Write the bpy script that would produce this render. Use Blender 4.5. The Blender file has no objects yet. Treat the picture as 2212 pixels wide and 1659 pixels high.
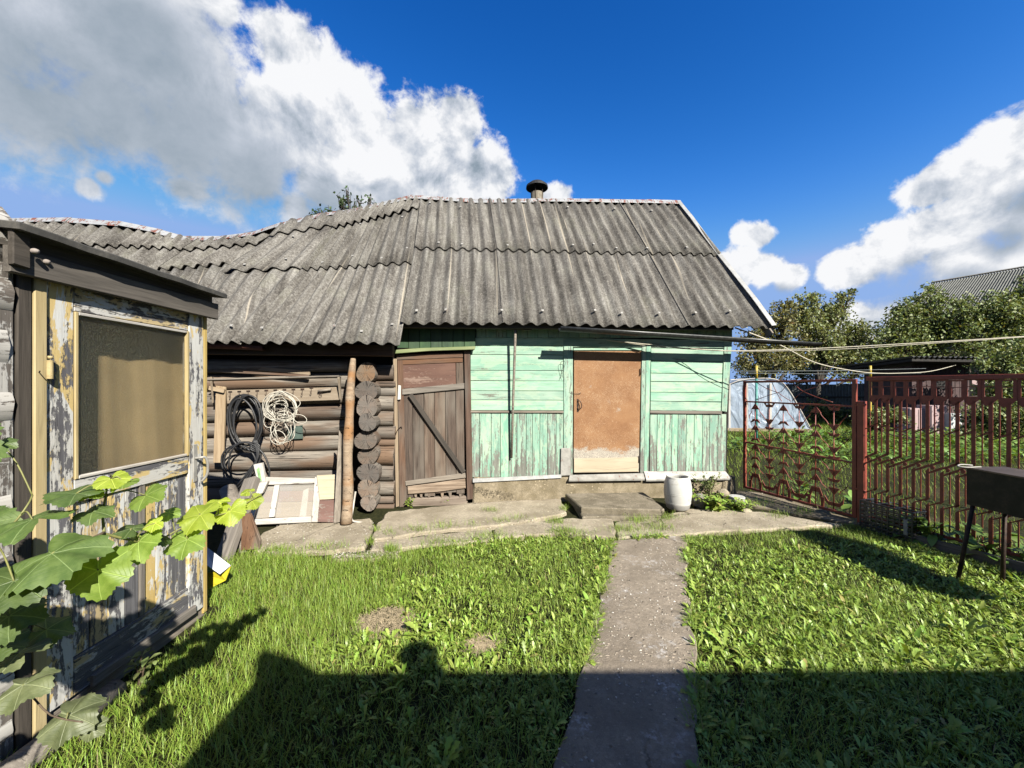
import bpy, bmesh, math, random
import numpy as np
from mathutils import Vector, Matrix, Quaternion

random.seed(11)
rng = np.random.default_rng(11)
R = math.radians
scene = bpy.context.scene
C = scene.collection

# ------------------------------------------------------------------ camera
CAM_H = 1.6
FPX, CU, CV = 831.0, 1106.0, 837.0          # focal length and horizon in photo units (2212 wide)
cd = bpy.data.cameras.new('camera')
cam = bpy.data.objects.new('camera', cd); C.objects.link(cam)
cd.sensor_width = 36.0
cd.lens = 36.0 * FPX / 2212.0
cd.shift_y = 7.5 / 2212.0
cd.clip_start = 0.02; cd.clip_end = 3000
cam.location = (0, 0, CAM_H); cam.rotation_euler = (R(90), 0, 0)
scene.camera = cam

# ------------------------------------------------------------------ sun, exposure
SUN = Vector((-0.729, 1.167, -1.0)).normalized()      # direction the light travels
sd = bpy.data.lights.new('sun', 'SUN'); sd.energy = 5.0; sd.angle = R(0.55); sd.color = (1.0, 0.95, 0.84)
sun = bpy.data.objects.new('sun', sd); C.objects.link(sun)
sun.rotation_euler = SUN.to_track_quat('-Z', 'Y').to_euler(); sun.location = (6, -8, 12)
scene.view_settings.view_transform = 'Standard'
scene.view_settings.look = 'None'
scene.view_settings.gamma = 1.0
scene.view_settings.use_curve_mapping = False
EXPO = 1.6
scene.view_settings.exposure = EXPO
scene.render.engine = 'CYCLES'
scene.cycles.use_denoising = True
scene.cycles.max_bounces = 7
scene.cycles.transparent_max_bounces = 12
scene.cycles.caustics_reflective = False
scene.cycles.caustics_refractive = False
scene.cycles.sample_clamp_indirect = 6.0

# ------------------------------------------------------------------ node helper
ALB = 0.49
class NT:
    def __init__(s, tree):
        s.t = tree; s.n = tree.nodes; s.l = tree.links
        s.n.clear()
    def new(s, kind, **kw):
        nd = s.n.new(kind)
        for k, v in kw.items(): setattr(nd, k, v)
        return nd
    def put(s, sock, v):
        if v is None: return
        if hasattr(v, 'is_output'): s.l.new(v, sock)
        elif isinstance(v, (tuple, list)):
            v = tuple(v)
            if sock.type == 'RGBA' and len(v) == 3: v = v + (1,)
            sock.default_value = v
        else: sock.default_value = v
    def math(s, op, a, b=None, c=None, clamp=False):
        nd = s.new('ShaderNodeMath', operation=op, use_clamp=clamp)
        s.put(nd.inputs[0], a); s.put(nd.inputs[1], b); s.put(nd.inputs[2], c)
        return nd.outputs[0]
    def vmath(s, op, a, b=None, scale=None):
        nd = s.new('ShaderNodeVectorMath', operation=op)
        s.put(nd.inputs[0], a); s.put(nd.inputs[1], b)
        if scale is not None: s.put(nd.inputs[3], scale)
        return nd.outputs['Value'] if op in ('DISTANCE', 'DOT_PRODUCT', 'LENGTH') else nd.outputs[0]
    def noise(s, vec, scale, detail=6, rough=0.6, dist=0.0, dim='3D'):
        nd = s.new('ShaderNodeTexNoise', noise_dimensions=dim)
        s.put(nd.inputs['Vector'], vec); s.put(nd.inputs['Scale'], scale)
        s.put(nd.inputs['Detail'], detail); s.put(nd.inputs['Roughness'], rough); s.put(nd.inputs['Distortion'], dist)
        return nd.outputs['Fac']
    def voro(s, vec, scale, feature='F1', out='Distance', rand=1.0):
        nd = s.new('ShaderNodeTexVoronoi', feature=feature)
        s.put(nd.inputs['Vector'], vec); s.put(nd.inputs['Scale'], scale); s.put(nd.inputs['Randomness'], rand)
        return nd.outputs[out]
    def map(s, vec, scale=(1, 1, 1), loc=(0, 0, 0), rot=(0, 0, 0)):
        nd = s.new('ShaderNodeMapping')
        s.put(nd.inputs['Vector'], vec); s.put(nd.inputs['Scale'], scale); s.put(nd.inputs['Location'], loc); s.put(nd.inputs['Rotation'], rot)
        return nd.outputs[0]
    def ramp(s, fac, stops, interp='LINEAR'):
        nd = s.new('ShaderNodeValToRGB'); cr = nd.color_ramp; cr.interpolation = interp
        while len(cr.elements) > 1: cr.elements.remove(cr.elements[-1])
        for i, (p, c) in enumerate(stops):
            e = cr.elements[0] if i == 0 else cr.elements.new(p)
            e.position = p
            if not isinstance(c, (tuple, list)): c = (c, c, c)
            e.color = tuple(c) + ((1,) if len(c) == 3 else ())
        s.put(nd.inputs[0], fac)
        return nd.outputs[0]
    def range(s, v, a, b, c=0.0, d=1.0, smooth=True):
        nd = s.new('ShaderNodeMapRange', interpolation_type='SMOOTHSTEP' if smooth else 'LINEAR')
        s.put(nd.inputs[0], v)
        for i, x in enumerate((a, b, c, d)): s.put(nd.inputs[i + 1], x)
        return nd.outputs[0]
    def mix(s, f, a, b, blend='MIX'):
        nd = s.new('ShaderNodeMix', data_type='RGBA', blend_type=blend)
        s.put(nd.inputs[0], f); s.put(nd.inputs[6], a); s.put(nd.inputs[7], b)
        return nd.outputs[2]
    def bump(s, h, strength=0.3, dist=0.01, normal=None):
        nd = s.new('ShaderNodeBump'); s.put(nd.inputs['Height'], h)
        s.put(nd.inputs['Strength'], strength); s.put(nd.inputs['Distance'], dist); s.put(nd.inputs['Normal'], normal)
        return nd.outputs[0]
    def coord(s, which='Object'): return s.new('ShaderNodeTexCoord').outputs[which]
    def pos(s): return s.new('ShaderNodeNewGeometry').outputs['Position']
    def island(s): return s.new('ShaderNodeNewGeometry').outputs['Random Per Island']
    def rand(s): return s.new('ShaderNodeObjectInfo').outputs['Random']
    def sep(s, v):
        nd = s.new('ShaderNodeSeparateXYZ'); s.put(nd.inputs[0], v); return nd.outputs
    def comb(s, x, y, z):
        nd = s.new('ShaderNodeCombineXYZ'); s.put(nd.inputs[0], x); s.put(nd.inputs[1], y); s.put(nd.inputs[2], z); return nd.outputs[0]
    def hsv(s, col, h=0.5, sat=1.0, v=1.0):
        nd = s.new('ShaderNodeHueSaturation'); s.put(nd.inputs['Hue'], h); s.put(nd.inputs['Saturation'], sat); s.put(nd.inputs['Value'], v); s.put(nd.inputs['Color'], col)
        return nd.outputs[0]
    def pbr(s, color, rough=0.8, normal=None, metal=0.0, spec=0.3, **kw):
        nd = s.new('ShaderNodeBsdfPrincipled')
        color = s.mix(1.0, color, (ALB, ALB, ALB), 'MULTIPLY')
        s.put(nd.inputs['Base Color'], color); s.put(nd.inputs['Roughness'], rough); s.put(nd.inputs['Metallic'], metal)
        s.put(nd.inputs['Specular IOR Level'], spec); s.put(nd.inputs['Normal'], normal)
        for k, v in kw.items(): s.put(nd.inputs[k.replace('_', ' ')], v)
        return nd.outputs[0]
    def out(s, sh, disp=None):
        nd = s.new('ShaderNodeOutputMaterial'); s.l.new(sh, nd.inputs['Surface'])
    def mixsh(s, f, a, b):
        nd = s.new('ShaderNodeMixShader'); s.put(nd.inputs[0], f); s.l.new(a, nd.inputs[1]); s.l.new(b, nd.inputs[2]); return nd.outputs[0]

def mat(name):
    m = bpy.data.materials.new(name); m.use_nodes = True
    return m, NT(m.node_tree)

# ------------------------------------------------------------------ world: sky with cumulus
def pdir(u, v):
    return Vector(((u - CU) / FPX, 1.0, -(v - CV) / FPX)).normalized()

world = bpy.data.worlds.new('World'); scene.world = world; world.use_nodes = True
w = NT(world.node_tree)
sky = w.new('ShaderNodeTexSky', sky_type='NISHITA', sun_disc=False)
sky.sun_elevation = R(36.0); sky.sun_rotation = math.atan2(0.53, -0.85)
sky.altitude = 200; sky.air_density = 1.0; sky.dust_density = 0.3; sky.ozone_density = 3.0
D = w.coord('Generated')
skyc = w.hsv(sky.outputs[0], 0.5, 1.30, 1.0)
skyc = w.mix(1.0, skyc, (0.72, 0.95, 1.16), 'MULTIPLY')
skyc = w.vmath('SCALE', skyc, scale=0.083)
sk = w.new('ShaderNodeSeparateColor'); w.l.new(skyc, sk.inputs[0])
skc = w.new('ShaderNodeCombineColor')
# deeper, more contrasty blue, as a phone camera develops a clear polarised sky
w.l.new(w.math('MINIMUM', w.math('MULTIPLY', w.math('POWER', sk.outputs[0], 2.3), 115.0), 0.0935), skc.inputs[0])
w.l.new(w.math('SMOOTH_MIN', w.math('MULTIPLY', w.math('POWER', sk.outputs[1], 1.6), 2.80), 0.150, 0.065), skc.inputs[1])
w.l.new(w.math('SMOOTH_MIN', w.math('MULTIPLY', w.math('POWER', sk.outputs[2], 1.3), 1.08), 0.272, 0.065), skc.inputs[2])
skyc = skc.outputs[0]

def field(blobs):
    acc = None
    for (u, v, r) in blobs:
        c = pdir(u, v); e = (pdir(u + r, v) - c).length * 0.5 + (pdir(u, v + r) - c).length * 0.5
        d = w.vmath('DISTANCE', D, tuple(c))
        f = w.math('MULTIPLY_ADD', d, -1.0 / e, 1.0)
        if acc is None: acc = f
        else:
            nd = w.new('ShaderNodeMath', operation='SMOOTH_MAX'); w.put(nd.inputs[0], acc); w.put(nd.inputs[1], f); nd.inputs[2].default_value = 0.18
            acc = nd.outputs[0]
    return acc

big = [(-60, 60, 330), (160, 60, 260), (340, 20, 190), (60, 230, 210), (250, 230, 190), (420, 170, 170), (400, 300, 160), (560, 300, 160),
       (620, 110, 92), (690, 190, 105), (760, 270, 120), (560, 380, 110), (700, 400, 110), (830, 350, 110), (900, 290, 95), (985, 260, 62),
       (960, 370, 110), (1040, 390, 80), (790, 430, 80), (640, 445, 60), (870, 440, 90), (470, 20, 50), (320, 140, 190), (460, 260, 170), (300, 60, 170), (520, 330, 150), (640, 260, 120)]
right = [(2230, 300, 130), (2150, 350, 110), (2070, 390, 90), (2010, 410, 70), (2120, 450, 140), (2220, 470, 150), (2010, 500, 100), (1940, 545, 95), (2080, 560, 130), (2210, 570, 140), (1860, 575, 70), (1820, 590, 50),
         (1600, 565, 50), (1650, 580, 55), (1700, 600, 40), (1590, 605, 40), (1610, 508, 34), (1205, 428, 40), (1180, 432, 36), (395, 405, 58), (420, 415, 48), (192, 406, 40), (226, 384, 30), (1960, 690, 80), (1850, 700, 80), (1770, 712, 60), (1640, 510, 40)]
dens = w.math('MAXIMUM', field(big), w.math('SUBTRACT', field(right), 0.10))
warp = w.noise(D, 3.2, 3, 0.5)
n1 = w.noise(D, 7.5, 9, 0.60, 0.35)
n2 = w.noise(w.vmath('ADD', D, (0.020, -0.012, 0.026)), 7.5, 9, 0.60, 0.35)
nf = w.noise(D, 26, 8, 0.62, 0.2)
bil = w.voro(w.vmath('ADD', D, w.vmath('SCALE', w.comb(n1, warp, n2), scale=0.10)), 15.0, 'SMOOTH_F1')
shape = w.math('ADD', dens, w.math('MULTIPLY', w.math('MULTIPLY_ADD', n1, 1.35, -0.66), w.range(dens, 0.75, 0.25, 0.35, 1.0)))
shape = w.math('ADD', shape, w.math('MULTIPLY_ADD', bil, -0.34, 0.12))
shape = w.math('ADD', shape, w.math('MULTIPLY_ADD', nf, 0.95, -0.475))
# thick bases look grey, sun-facing billows white
grey = field([(-60, 150, 420), (180, 230, 330), (380, 290, 270), (540, 390, 190), (300, 90, 260), (700, 460, 120), (860, 490, 110), (2170, 520, 80), (1960, 620, 100), (2230, 430, 75), (1680, 640, 50), (2080, 620, 90)])
g = w.range(w.math('ADD', grey, w.math('MULTIPLY_ADD', n1, 0.22, -0.11)), -0.05, 0.85)
alpha = w.range(shape, -0.06, w.math('MULTIPLY_ADD', g, 0.42, 0.27))
# unseen cumulus added beyond the picture, to make the fill light more neutral
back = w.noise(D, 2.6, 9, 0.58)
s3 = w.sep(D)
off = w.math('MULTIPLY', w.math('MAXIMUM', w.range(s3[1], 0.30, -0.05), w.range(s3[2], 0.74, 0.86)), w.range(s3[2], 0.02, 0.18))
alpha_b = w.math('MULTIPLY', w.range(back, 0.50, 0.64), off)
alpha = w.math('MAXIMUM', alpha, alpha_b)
rel = w.math('MULTIPLY', w.math('SUBTRACT', n1, n2), 3.2)
br = w.math('MULTIPLY_ADD', g, -0.60, 0.97)
br = w.math('ADD', br, w.math('MULTIPLY', w.math('MULTIPLY_ADD', nf, 0.8, -0.42), w.math('MULTIPLY_ADD', g, -0.75, 0.9)))
br = w.math('ADD', br, w.math('MULTIPLY', rel, w.math('MULTIPLY_ADD', g, -0.62, 0.72)))
br = w.math('ADD', br, w.math('MULTIPLY', w.math('MULTIPLY_ADD', bil, -0.6, 0.20), w.math('MULTIPLY_ADD', g, -1.0, 1.0)))
ccol = w.ramp(br, [(0.0, (0.20, 0.26, 0.32)), (0.28, (0.31, 0.38, 0.45)), (0.58, (0.57, 0.62, 0.70)), (0.95, (0.98, 0.985, 1.0))])
ccol = w.vmath('SCALE', ccol, scale=0.322)
# unseen clouds towards the sun coloured grey as if shaded, to cut the fill light
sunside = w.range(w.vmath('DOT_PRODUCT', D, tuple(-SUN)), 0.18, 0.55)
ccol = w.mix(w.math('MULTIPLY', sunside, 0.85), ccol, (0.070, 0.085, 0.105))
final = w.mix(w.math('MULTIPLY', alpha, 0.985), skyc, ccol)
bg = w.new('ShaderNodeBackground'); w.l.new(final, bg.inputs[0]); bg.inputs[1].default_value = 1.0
wo = w.new('ShaderNodeOutputWorld'); w.l.new(bg.outputs[0], wo.inputs['Surface'])
try:
    world.cycles.sampling_method = 'MANUAL'; world.cycles.sample_map_resolution = 512
except Exception: pass

# ------------------------------------------------------------------ pixel -> place helpers (distance always from what a thing touches)
def at_y(u, v, y): return Vector(((u - CU) / FPX * y, y, CAM_H - (v - CV) / FPX * y))
def on_ground(u, v, z=0.0):
    return at_y(u, v, FPX * (CAM_H - z) / (v - CV))
def on_x(u, v, x): return at_y(u, v, x * FPX / (u - CU))
KF = 0.1228                                             # the old shed stands 7 degrees askew
NF = Vector((KF, -1, 0)).normalized()
XF = Vector((1, KF, 0)).normalized()
CF = 5.386
def on_face(u, v, off=0.0, c=CF):
    cc = c - off * math.sqrt(1 + KF * KF)
    return at_y(u, v, cc / (1 - KF * (u - CU) / FPX))
EXF, EYF, EZF = XF, -NF, Vector((0, 0, 1))

# ------------------------------------------------------------------ object helpers
WM = {}
def thing(name, label, cat, loc=(0, 0, 0), group=None):
    o = bpy.data.objects.new(name, None); C.objects.link(o); o.empty_display_size = 0.1
    o.location = loc; WM[o] = Matrix.Translation(Vector(loc))
    o['label'] = label; o['category'] = cat
    if group: o['group'] = group
    return o
def tag(o, label, cat, group=None):
    o['label'] = label; o['category'] = cat
    if group: o['group'] = group
    return o
def link(name, me, parent=None, M=None):
    o = bpy.data.objects.new(name, me); C.objects.link(o)
    M = M if M is not None else Matrix.Identity(4)
    WM[o] = M
    if parent is not None:
        o.parent = parent
        o.matrix_basis = WM[parent].inverted() @ M
    else: o.matrix_basis = M
    return o
def mesh(name, verts, faces, m, smooth=False):
    me = bpy.data.meshes.new(name)
    me.from_pydata([tuple(v) for v in verts], [], faces)
    me.update()
    if smooth: me.polygons.foreach_set('use_smooth', [True] * len(me.polygons))
    if m is not None: me.materials.append(m)
    return me
def part(name, verts, faces, m, parent=None, M=None, smooth=False, origin=None):
    """verts in local space of M; or world coordinates with an origin"""
    if M is None:
        o = Vector(origin) if origin is not None else (WM[parent].translation.copy() if parent is not None else Vector(verts[0]))
        verts = [Vector(v) - o for v in verts]; M = Matrix.Translation(o)
    return link(name, mesh(name, verts, faces, m, smooth), parent, M)

def frame(x, z, o):
    x = Vector(x).normalized(); z = Vector(z); y = z.cross(x).normalized(); z = x.cross(y).normalized()
    M = Matrix((x, y, z)).transposed().to_4x4(); M.translation = Vector(o); return M

def cbox(a, b, c, r):
    """chamfered box, half sizes a b c"""
    r = min(r, a * .9, b * .9, c * .9); V = []; idx = {}
    for sx in (-1, 1):
        for sy in (-1, 1):
            for sz in (-1, 1):
                for k in range(3):
                    p = [sx * a, sy * b, sz * c]
                    for j in range(3):
                        if j != k: p[j] -= (sx, sy, sz)[j] * r
                    idx[(sx, sy, sz, k)] = len(V); V.append(p)
    F = []
    for k in range(3):
        i, j = (k + 1) % 3, (k + 2) % 3
        for s in (-1, 1):
            q = []
            for (p, t) in ((-1, -1), (1, -1), (1, 1), (-1, 1)):
                key = [0, 0, 0]; key[k] = s; key[i] = p; key[j] = t
                q.append(idx[tuple(key) + (k,)])
            F.append(q if s > 0 else q[::-1])
        for p in (-1, 1):
            for t in (-1, 1):
                k0 = [0, 0, 0]; k0[i] = p; k0[j] = t
                A = list(k0); A[k] = -1; B = list(k0); B[k] = 1
                q = [idx[tuple(A) + (i,)], idx[tuple(B) + (i,)], idx[tuple(B) + (j,)], idx[tuple(A) + (j,)]]
                F.append(q if p * t > 0 else q[::-1])
    for sx in (-1, 1):
        for sy in (-1, 1):
            for sz in (-1, 1):
                q = [idx[(sx, sy, sz, k)] for k in range(3)]
                F.append(q if sx * sy * sz > 0 else q[::-1])
    return V, F

def plank(name, p0, p1, w_, t_, nrm, m, parent=None, r=0.004, rag=0.0):
    """board from p0 to p1 (centre line), width w_, thickness t_, facing nrm; grain runs along local x"""
    p0, p1 = Vector(p0), Vector(p1); L = (p1 - p0).length
    V, F = cbox(L / 2, w_ / 2, t_ / 2, r)
    if rag:
        V = [(x + random.uniform(-rag, rag) * (1 if abs(x) > L / 2 - 2 * r else 0), y + random.uniform(-rag, rag) * .25, z) for x, y, z in V]
    M = frame(p1 - p0, nrm, (p0 + p1) / 2)
    return part(name, V, F, m, parent, M)

def slab(name, pts, nrm, thick, m, parent=None, ax=None, r=0.004, back=0.0):
    """a board or slab with a polygonal front face (world points), extruded back along -nrm"""
    nrm = Vector(nrm).normalized(); pts = [Vector(p) for p in pts]
    o = sum(pts, Vector()) / len(pts)
    ax = Vector(ax) if ax is not None else (pts[1] - pts[0])
    M = frame(ax, nrm, o); Mi = M.inverted()
    P = [Mi @ p for p in pts]
    area = sum(P[i].x * P[(i + 1) % len(P)].y - P[(i + 1) % len(P)].x * P[i].y for i in range(len(P)))
    if area < 0: P = P[::-1]
    n = len(P); V = []
    ins = []
    for i in range(n):
        a, b, c = P[i - 1], P[i], P[(i + 1) % n]
        d1 = (b - a); d1.z = 0; d2 = (c - b); d2.z = 0
        n1_ = Vector((-d1.y, d1.x, 0)).normalized(); n2_ = Vector((-d2.y, d2.x, 0)).normalized()
        bis = n1_ + n2_
        if bis.length < 1e-6: bis = n1_
        bis.normalize(); s = r / max(0.35, bis.dot(n1_))
        ins.append(b + bis * s)
    for p in P: V.append((p.x, p.y, p.z - thick))
    for p in P: V.append((p.x, p.y, p.z - r))
    for p in ins: V.append((p.x, p.y, p.z))
    F = [list(range(n))[::-1], [2 * n + i for i in range(n)]]
    for i in range(n):
        j = (i + 1) % n
        F.append([i, j, n + j, n + i]); F.append([n + i, n + j, 2 * n + j, 2 * n + i])
    return part(name, V, F, m, parent, M)

def tube_vf(pts, rad, n=8, cap=True, flat=1.0):
    pts = [Vector(p) for p in pts]; V = []; F = []
    if not isinstance(rad, (list, tuple)): rad = [rad] * len(pts)
    t0 = (pts[1] - pts[0]).normalized()
    up = Vector((0, 0, 1)) if abs(t0.z) < .9 else Vector((1, 0, 0))
    nx = t0.cross(up).normalized()
    for i, p in enumerate(pts):
        t = (pts[min(i + 1, len(pts) - 1)] - pts[max(i - 1, 0)]).normalized()
        nx = (nx - t * nx.dot(t))
        if nx.length < 1e-5: nx = t.orthogonal()
        nx.normalize(); ny = t.cross(nx)
        for k in range(n):
            a = 2 * math.pi * k / n
            V.append(p + (nx * math.cos(a) + ny * math.sin(a) * flat) * rad[i])
    for i in range(len(pts) - 1):
        for k in range(n):
            k2 = (k + 1) % n
            F.append([i * n + k, i * n + k2, (i + 1) * n + k2, (i + 1) * n + k])
    if cap:
        F.append(list(range(n))[::-1]); F.append([(len(pts) - 1) * n + k for k in range(n)])
    return V, F
def tube(name, pts, rad, m, parent=None, n=8, smooth=True, cap=True, flat=1.0):
    V, F = tube_vf(pts, rad, n, cap, flat)
    o = sum((Vector(p) for p in pts), Vector()) / len(pts)
    return part(name, V, F, m, parent, smooth=smooth, origin=o)
def join(lst):
    V, F = [], []
    for v, f in lst:
        o = len(V); V += [tuple(x) for x in v]; F += [[i + o for i in q] for q in f]
    return V, F
def lathe_vf(prof, n=24, c=(0, 0, 0)):
    V = []; F = []; c = Vector(c)
    for r_, z in prof:
        for k in range(n):
            a = 2 * math.pi * k / n; V.append(c + Vector((r_ * math.cos(a), r_ * math.sin(a), z)))
    for i in range(len(prof) - 1):
        for k in range(n):
            k2 = (k + 1) % n; F.append([i * n + k, i * n + k2, (i + 1) * n + k2, (i + 1) * n + k])
    return V, F
def catmull(P, sub=6):
    P = [Vector(p) for p in P]; out = []
    for i in range(len(P) - 1):
        a, b, c, d = P[max(i - 1, 0)], P[i], P[i + 1], P[min(i + 2, len(P) - 1)]
        for k in range(sub):
            t = k / sub
            out.append(0.5 * ((2 * b) + (c - a) * t + (2 * a - 5 * b + 4 * c - d) * t * t + (3 * b - 3 * c + d - a) * t ** 3))
    out.append(P[-1]); return out
def fast_mesh(name, V, F3, m, smooth=True):
    """numpy: V (n,3), F3 (k,3)"""
    me = bpy.data.meshes.new(name)
    me.vertices.add(len(V)); me.vertices.foreach_set('co', np.asarray(V, np.float32).ravel())
    k = len(F3)
    me.loops.add(k * 3); me.polygons.add(k)
    me.loops.foreach_set('vertex_index', np.asarray(F3, np.int32).ravel())
    me.polygons.foreach_set('loop_start', np.arange(0, k * 3, 3, dtype=np.int32))
    me.polygons.foreach_set('loop_total', np.full(k, 3, np.int32))
    me.polygons.foreach_set('use_smooth', np.full(k, smooth, bool))
    me.materials.append(m); me.update(); me.validate()
    return me
# ------------------------------------------------------------------ materials
def obj_vec(n):
    """object coordinates with an own offset for each object"""
    r = n.rand()
    return n.vmath('ADD', n.coord('Object'), n.comb(n.math('MULTIPLY', r, 37.0), n.math('MULTIPLY', r, 91.0), n.math('MULTIPLY', r, 53.0))), r

def wood_nodes(n, light, dark, crack=0.5, vary=0.35, warm=None):
    v, r = obj_vec(n)
    g1 = n.noise(n.map(v, (1.6, 26, 26)), 1.0, 7, 0.65, 0.8)
    g2 = n.noise(n.map(v, (5, 130, 130)), 1.0, 5, 0.7)
    bl = n.noise(n.map(v, (1.2, 4, 4)), 1.0, 3, 0.5)
    f = n.math('ADD', n.math('MULTIPLY', g1, 0.65), n.math('MULTIPLY', g2, 0.35))
    col = n.ramp(f, [(0.30, dark), (0.50, tuple((a + b) / 2 for a, b in zip(light, dark))), (0.68, light)])
    if warm is not None: col = n.mix(n.range(bl, 0.42, 0.66), col, n.mix(f, tuple(x * .5 for x in warm), warm))
    cr = n.range(n.noise(n.map(v, (0.9, 44, 44)), 1.0, 3, 0.5, 1.2), 0.355, 0.30)
    col = n.mix(n.math('MULTIPLY', cr, crack), col, tuple(x * 0.18 for x in dark))
    col = n.hsv(col, 0.5, n.math('MULTIPLY_ADD', r, 0.3, 0.85), n.math('MULTIPLY_ADD', r, vary, 1.0 - vary / 2))
    h = n.math('SUBTRACT', f, n.math('MULTIPLY', cr, 0.8))
    return col, h, v, r, f

def wood(name, light, dark, crack=0.5, vary=0.35, warm=None, bump=0.5, rough=0.85):
    m, n = mat(name)
    col, h, v, r, f = wood_nodes(n, light, dark, crack, vary, warm)
    n.out(n.pbr(col, rough, n.bump(h, bump, 0.006), spec=0.2)); return m

def painted(name, pa, pb, light, dark, cover=0.55, zf=None, scale=1.0, third=None, bump=0.5, grain=0.5, tmix=1.0):
    """worn paint over weathered wood; zf = (z low, z high, extra wear at the low end)"""
    m, n = mat(name)
    col, h, v, r, f = wood_nodes(n, light, dark, 0.35, 0.25)
    a = n.noise(n.map(v, (2.2 * scale, 9 * scale, 9 * scale)), 1.0, 8, 0.72, 0.6)
    b = n.noise(n.map(v, (30, 46, 46)), 1.0, 4, 0.6)
    mk = n.math('ADD', n.math('MULTIPLY', a, 0.75), n.math('MULTIPLY', b, 0.25))
    mk = n.math('ADD', mk, n.math('MULTIPLY', n.math('SUBTRACT', f, 0.5), grain))
    mk = n.math('ADD', mk, n.math('MULTIPLY_ADD', r, 0.10, cover - 0.55))
    if zf:
        z = n.sep(n.pos())[2]
        mk = n.math('SUBTRACT', mk, n.range(z, zf[1], zf[0], 0, zf[2]))
    pm = n.range(mk, 0.455, 0.50)
    pv = n.noise(n.map(v, (1.5, 6, 6)), 1.0, 5, 0.6)
    pc = n.mix(n.range(pv, 0.35, 0.65), pa, pb)
    pc = n.mix(n.math('MULTIPLY', n.range(f, 0.52, 0.36), 0.45), pc, tuple(x * 0.45 for x in pb))
    if third is not None:
        t3 = n.range(n.noise(n.map(v, (2.4 * scale, 7 * scale, 7 * scale), (3, 5, 7)), 1.0, 7, 0.7, 0.5), 0.51, 0.55)
        pc = n.mix(n.math('MULTIPLY', t3, tmix), pc, third)
    pc = n.hsv(pc, 0.5, n.math('MULTIPLY_ADD', r, 0.3, 0.82), n.math('MULTIPLY_ADD', r, 0.25, 0.86))
    col = n.mix(pm, col, pc)
    hh = n.math('ADD', n.math('MULTIPLY', h, 0.5), n.math('MULTIPLY', pm, 0.55))
    n.out(n.pbr(col, n.math('MULTIPLY_ADD', pm, -0.2, 0.85), n.bump(hh, bump, 0.006), spec=0.3)); return m

M = {}
M['green'] = painted('green_paint_boards', (0.44, 0.63, 0.475), (0.27, 0.49, 0.365), (0.44, 0.44, 0.36), (0.15, 0.155, 0.12), 0.615, None, 1.2, (0.58, 0.69, 0.475), 0.35, 0.9, 0.35)
M['green_v'] = painted('green_paint_upright_boards', (0.41, 0.61, 0.465), (0.24, 0.47, 0.35), (0.42, 0.42, 0.36), (0.12, 0.125, 0.105), 0.565, (0.3, 1.0, 0.10), 1.7, (0.56, 0.67, 0.48), 0.45, 0.9, 0.45)
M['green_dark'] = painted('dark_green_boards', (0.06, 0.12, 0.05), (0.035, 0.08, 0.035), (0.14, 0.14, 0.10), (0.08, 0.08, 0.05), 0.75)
M['green_lip'] = painted('mossy_green_boards', (0.29, 0.33, 0.16), (0.20, 0.25, 0.10), (0.3, 0.3, 0.2), (0.16, 0.16, 0.1), 0.7)
M['brown'] = wood('brown_weathered_wood', (0.235, 0.14, 0.092), (0.07, 0.037, 0.025), 0.6, 0.4, (0.25, 0.20, 0.16))
M['brown_door'] = wood('brown_door_boards', (0.23, 0.165, 0.125), (0.042, 0.029, 0.023), 0.8, 0.45, (0.31, 0.26, 0.21))
M['red_panel'] = painted('red_brown_worn_panel', (0.20, 0.095, 0.06), (0.15, 0.065, 0.042), (0.48, 0.33, 0.26), (0.16, 0.09, 0.065), 0.56)
M['grey'] = wood('grey_weathered_wood', (0.40, 0.355, 0.30), (0.12, 0.10, 0.085), 0.6, 0.35)
M['log'] = wood('log_wood', (0.43, 0.385, 0.33), (0.055, 0.045, 0.037), 1.0, 0.45, (0.25, 0.17, 0.12), 1.0)
M['pine'] = wood('stripped_pine_pole', (0.52, 0.41, 0.295), (0.17, 0.12, 0.085), 0.9, 0.2, (0.45, 0.25, 0.125), 0.9)
M['lath'] = wood('pale_board', (0.52, 0.42, 0.30), (0.24, 0.17, 0.11), 0.7, 0.3)
M['rotten'] = wood('rotten_plank', (0.50, 0.40, 0.31), (0.10, 0.065, 0.045), 0.9, 0.3, None, 1.0)
M['whitewash_log'] = painted('whitewashed_log', (0.66, 0.64, 0.60), (0.52, 0.49, 0.45), (0.30, 0.26, 0.225), (0.06, 0.05, 0.043), 0.50)
M['dark_post'] = wood('dark_post_wood', (0.13, 0.11, 0.092), (0.035, 0.03, 0.025), 0.7, 0.2)
M['fascia'] = painted('dark_fascia_board', (0.52, 0.40, 0.17), (0.40, 0.30, 0.13), (0.20, 0.175, 0.15), (0.045, 0.04, 0.035), 0.30)
M['yellow'] = painted('yellow_paint_jamb', (0.64, 0.50, 0.24), (0.55, 0.41, 0.17), (0.35, 0.3, 0.2), (0.16, 0.12, 0.08), 0.86)
M['peel'] = painted('peeling_door_paint', (0.70, 0.70, 0.68), (0.60, 0.58, 0.54), (0.245, 0.24, 0.255), (0.05, 0.048, 0.054), 0.465, None, 1.6, (0.66, 0.51, 0.25), 0.9, 0.35)
M['peel_y'] = painted('peeling_yellow_paint', (0.68, 0.52, 0.25), (0.60, 0.44, 0.19), (0.22, 0.205, 0.205), (0.05, 0.047, 0.05), 0.51, None, 1.5, (0.72, 0.70, 0.66), 0.9, 0.3)
M['white_old'] = painted('old_white_window_paint', (0.70, 0.66, 0.60), (0.54, 0.49, 0.43), (0.40, 0.34, 0.28), (0.13, 0.10, 0.08), 0.60)
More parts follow.
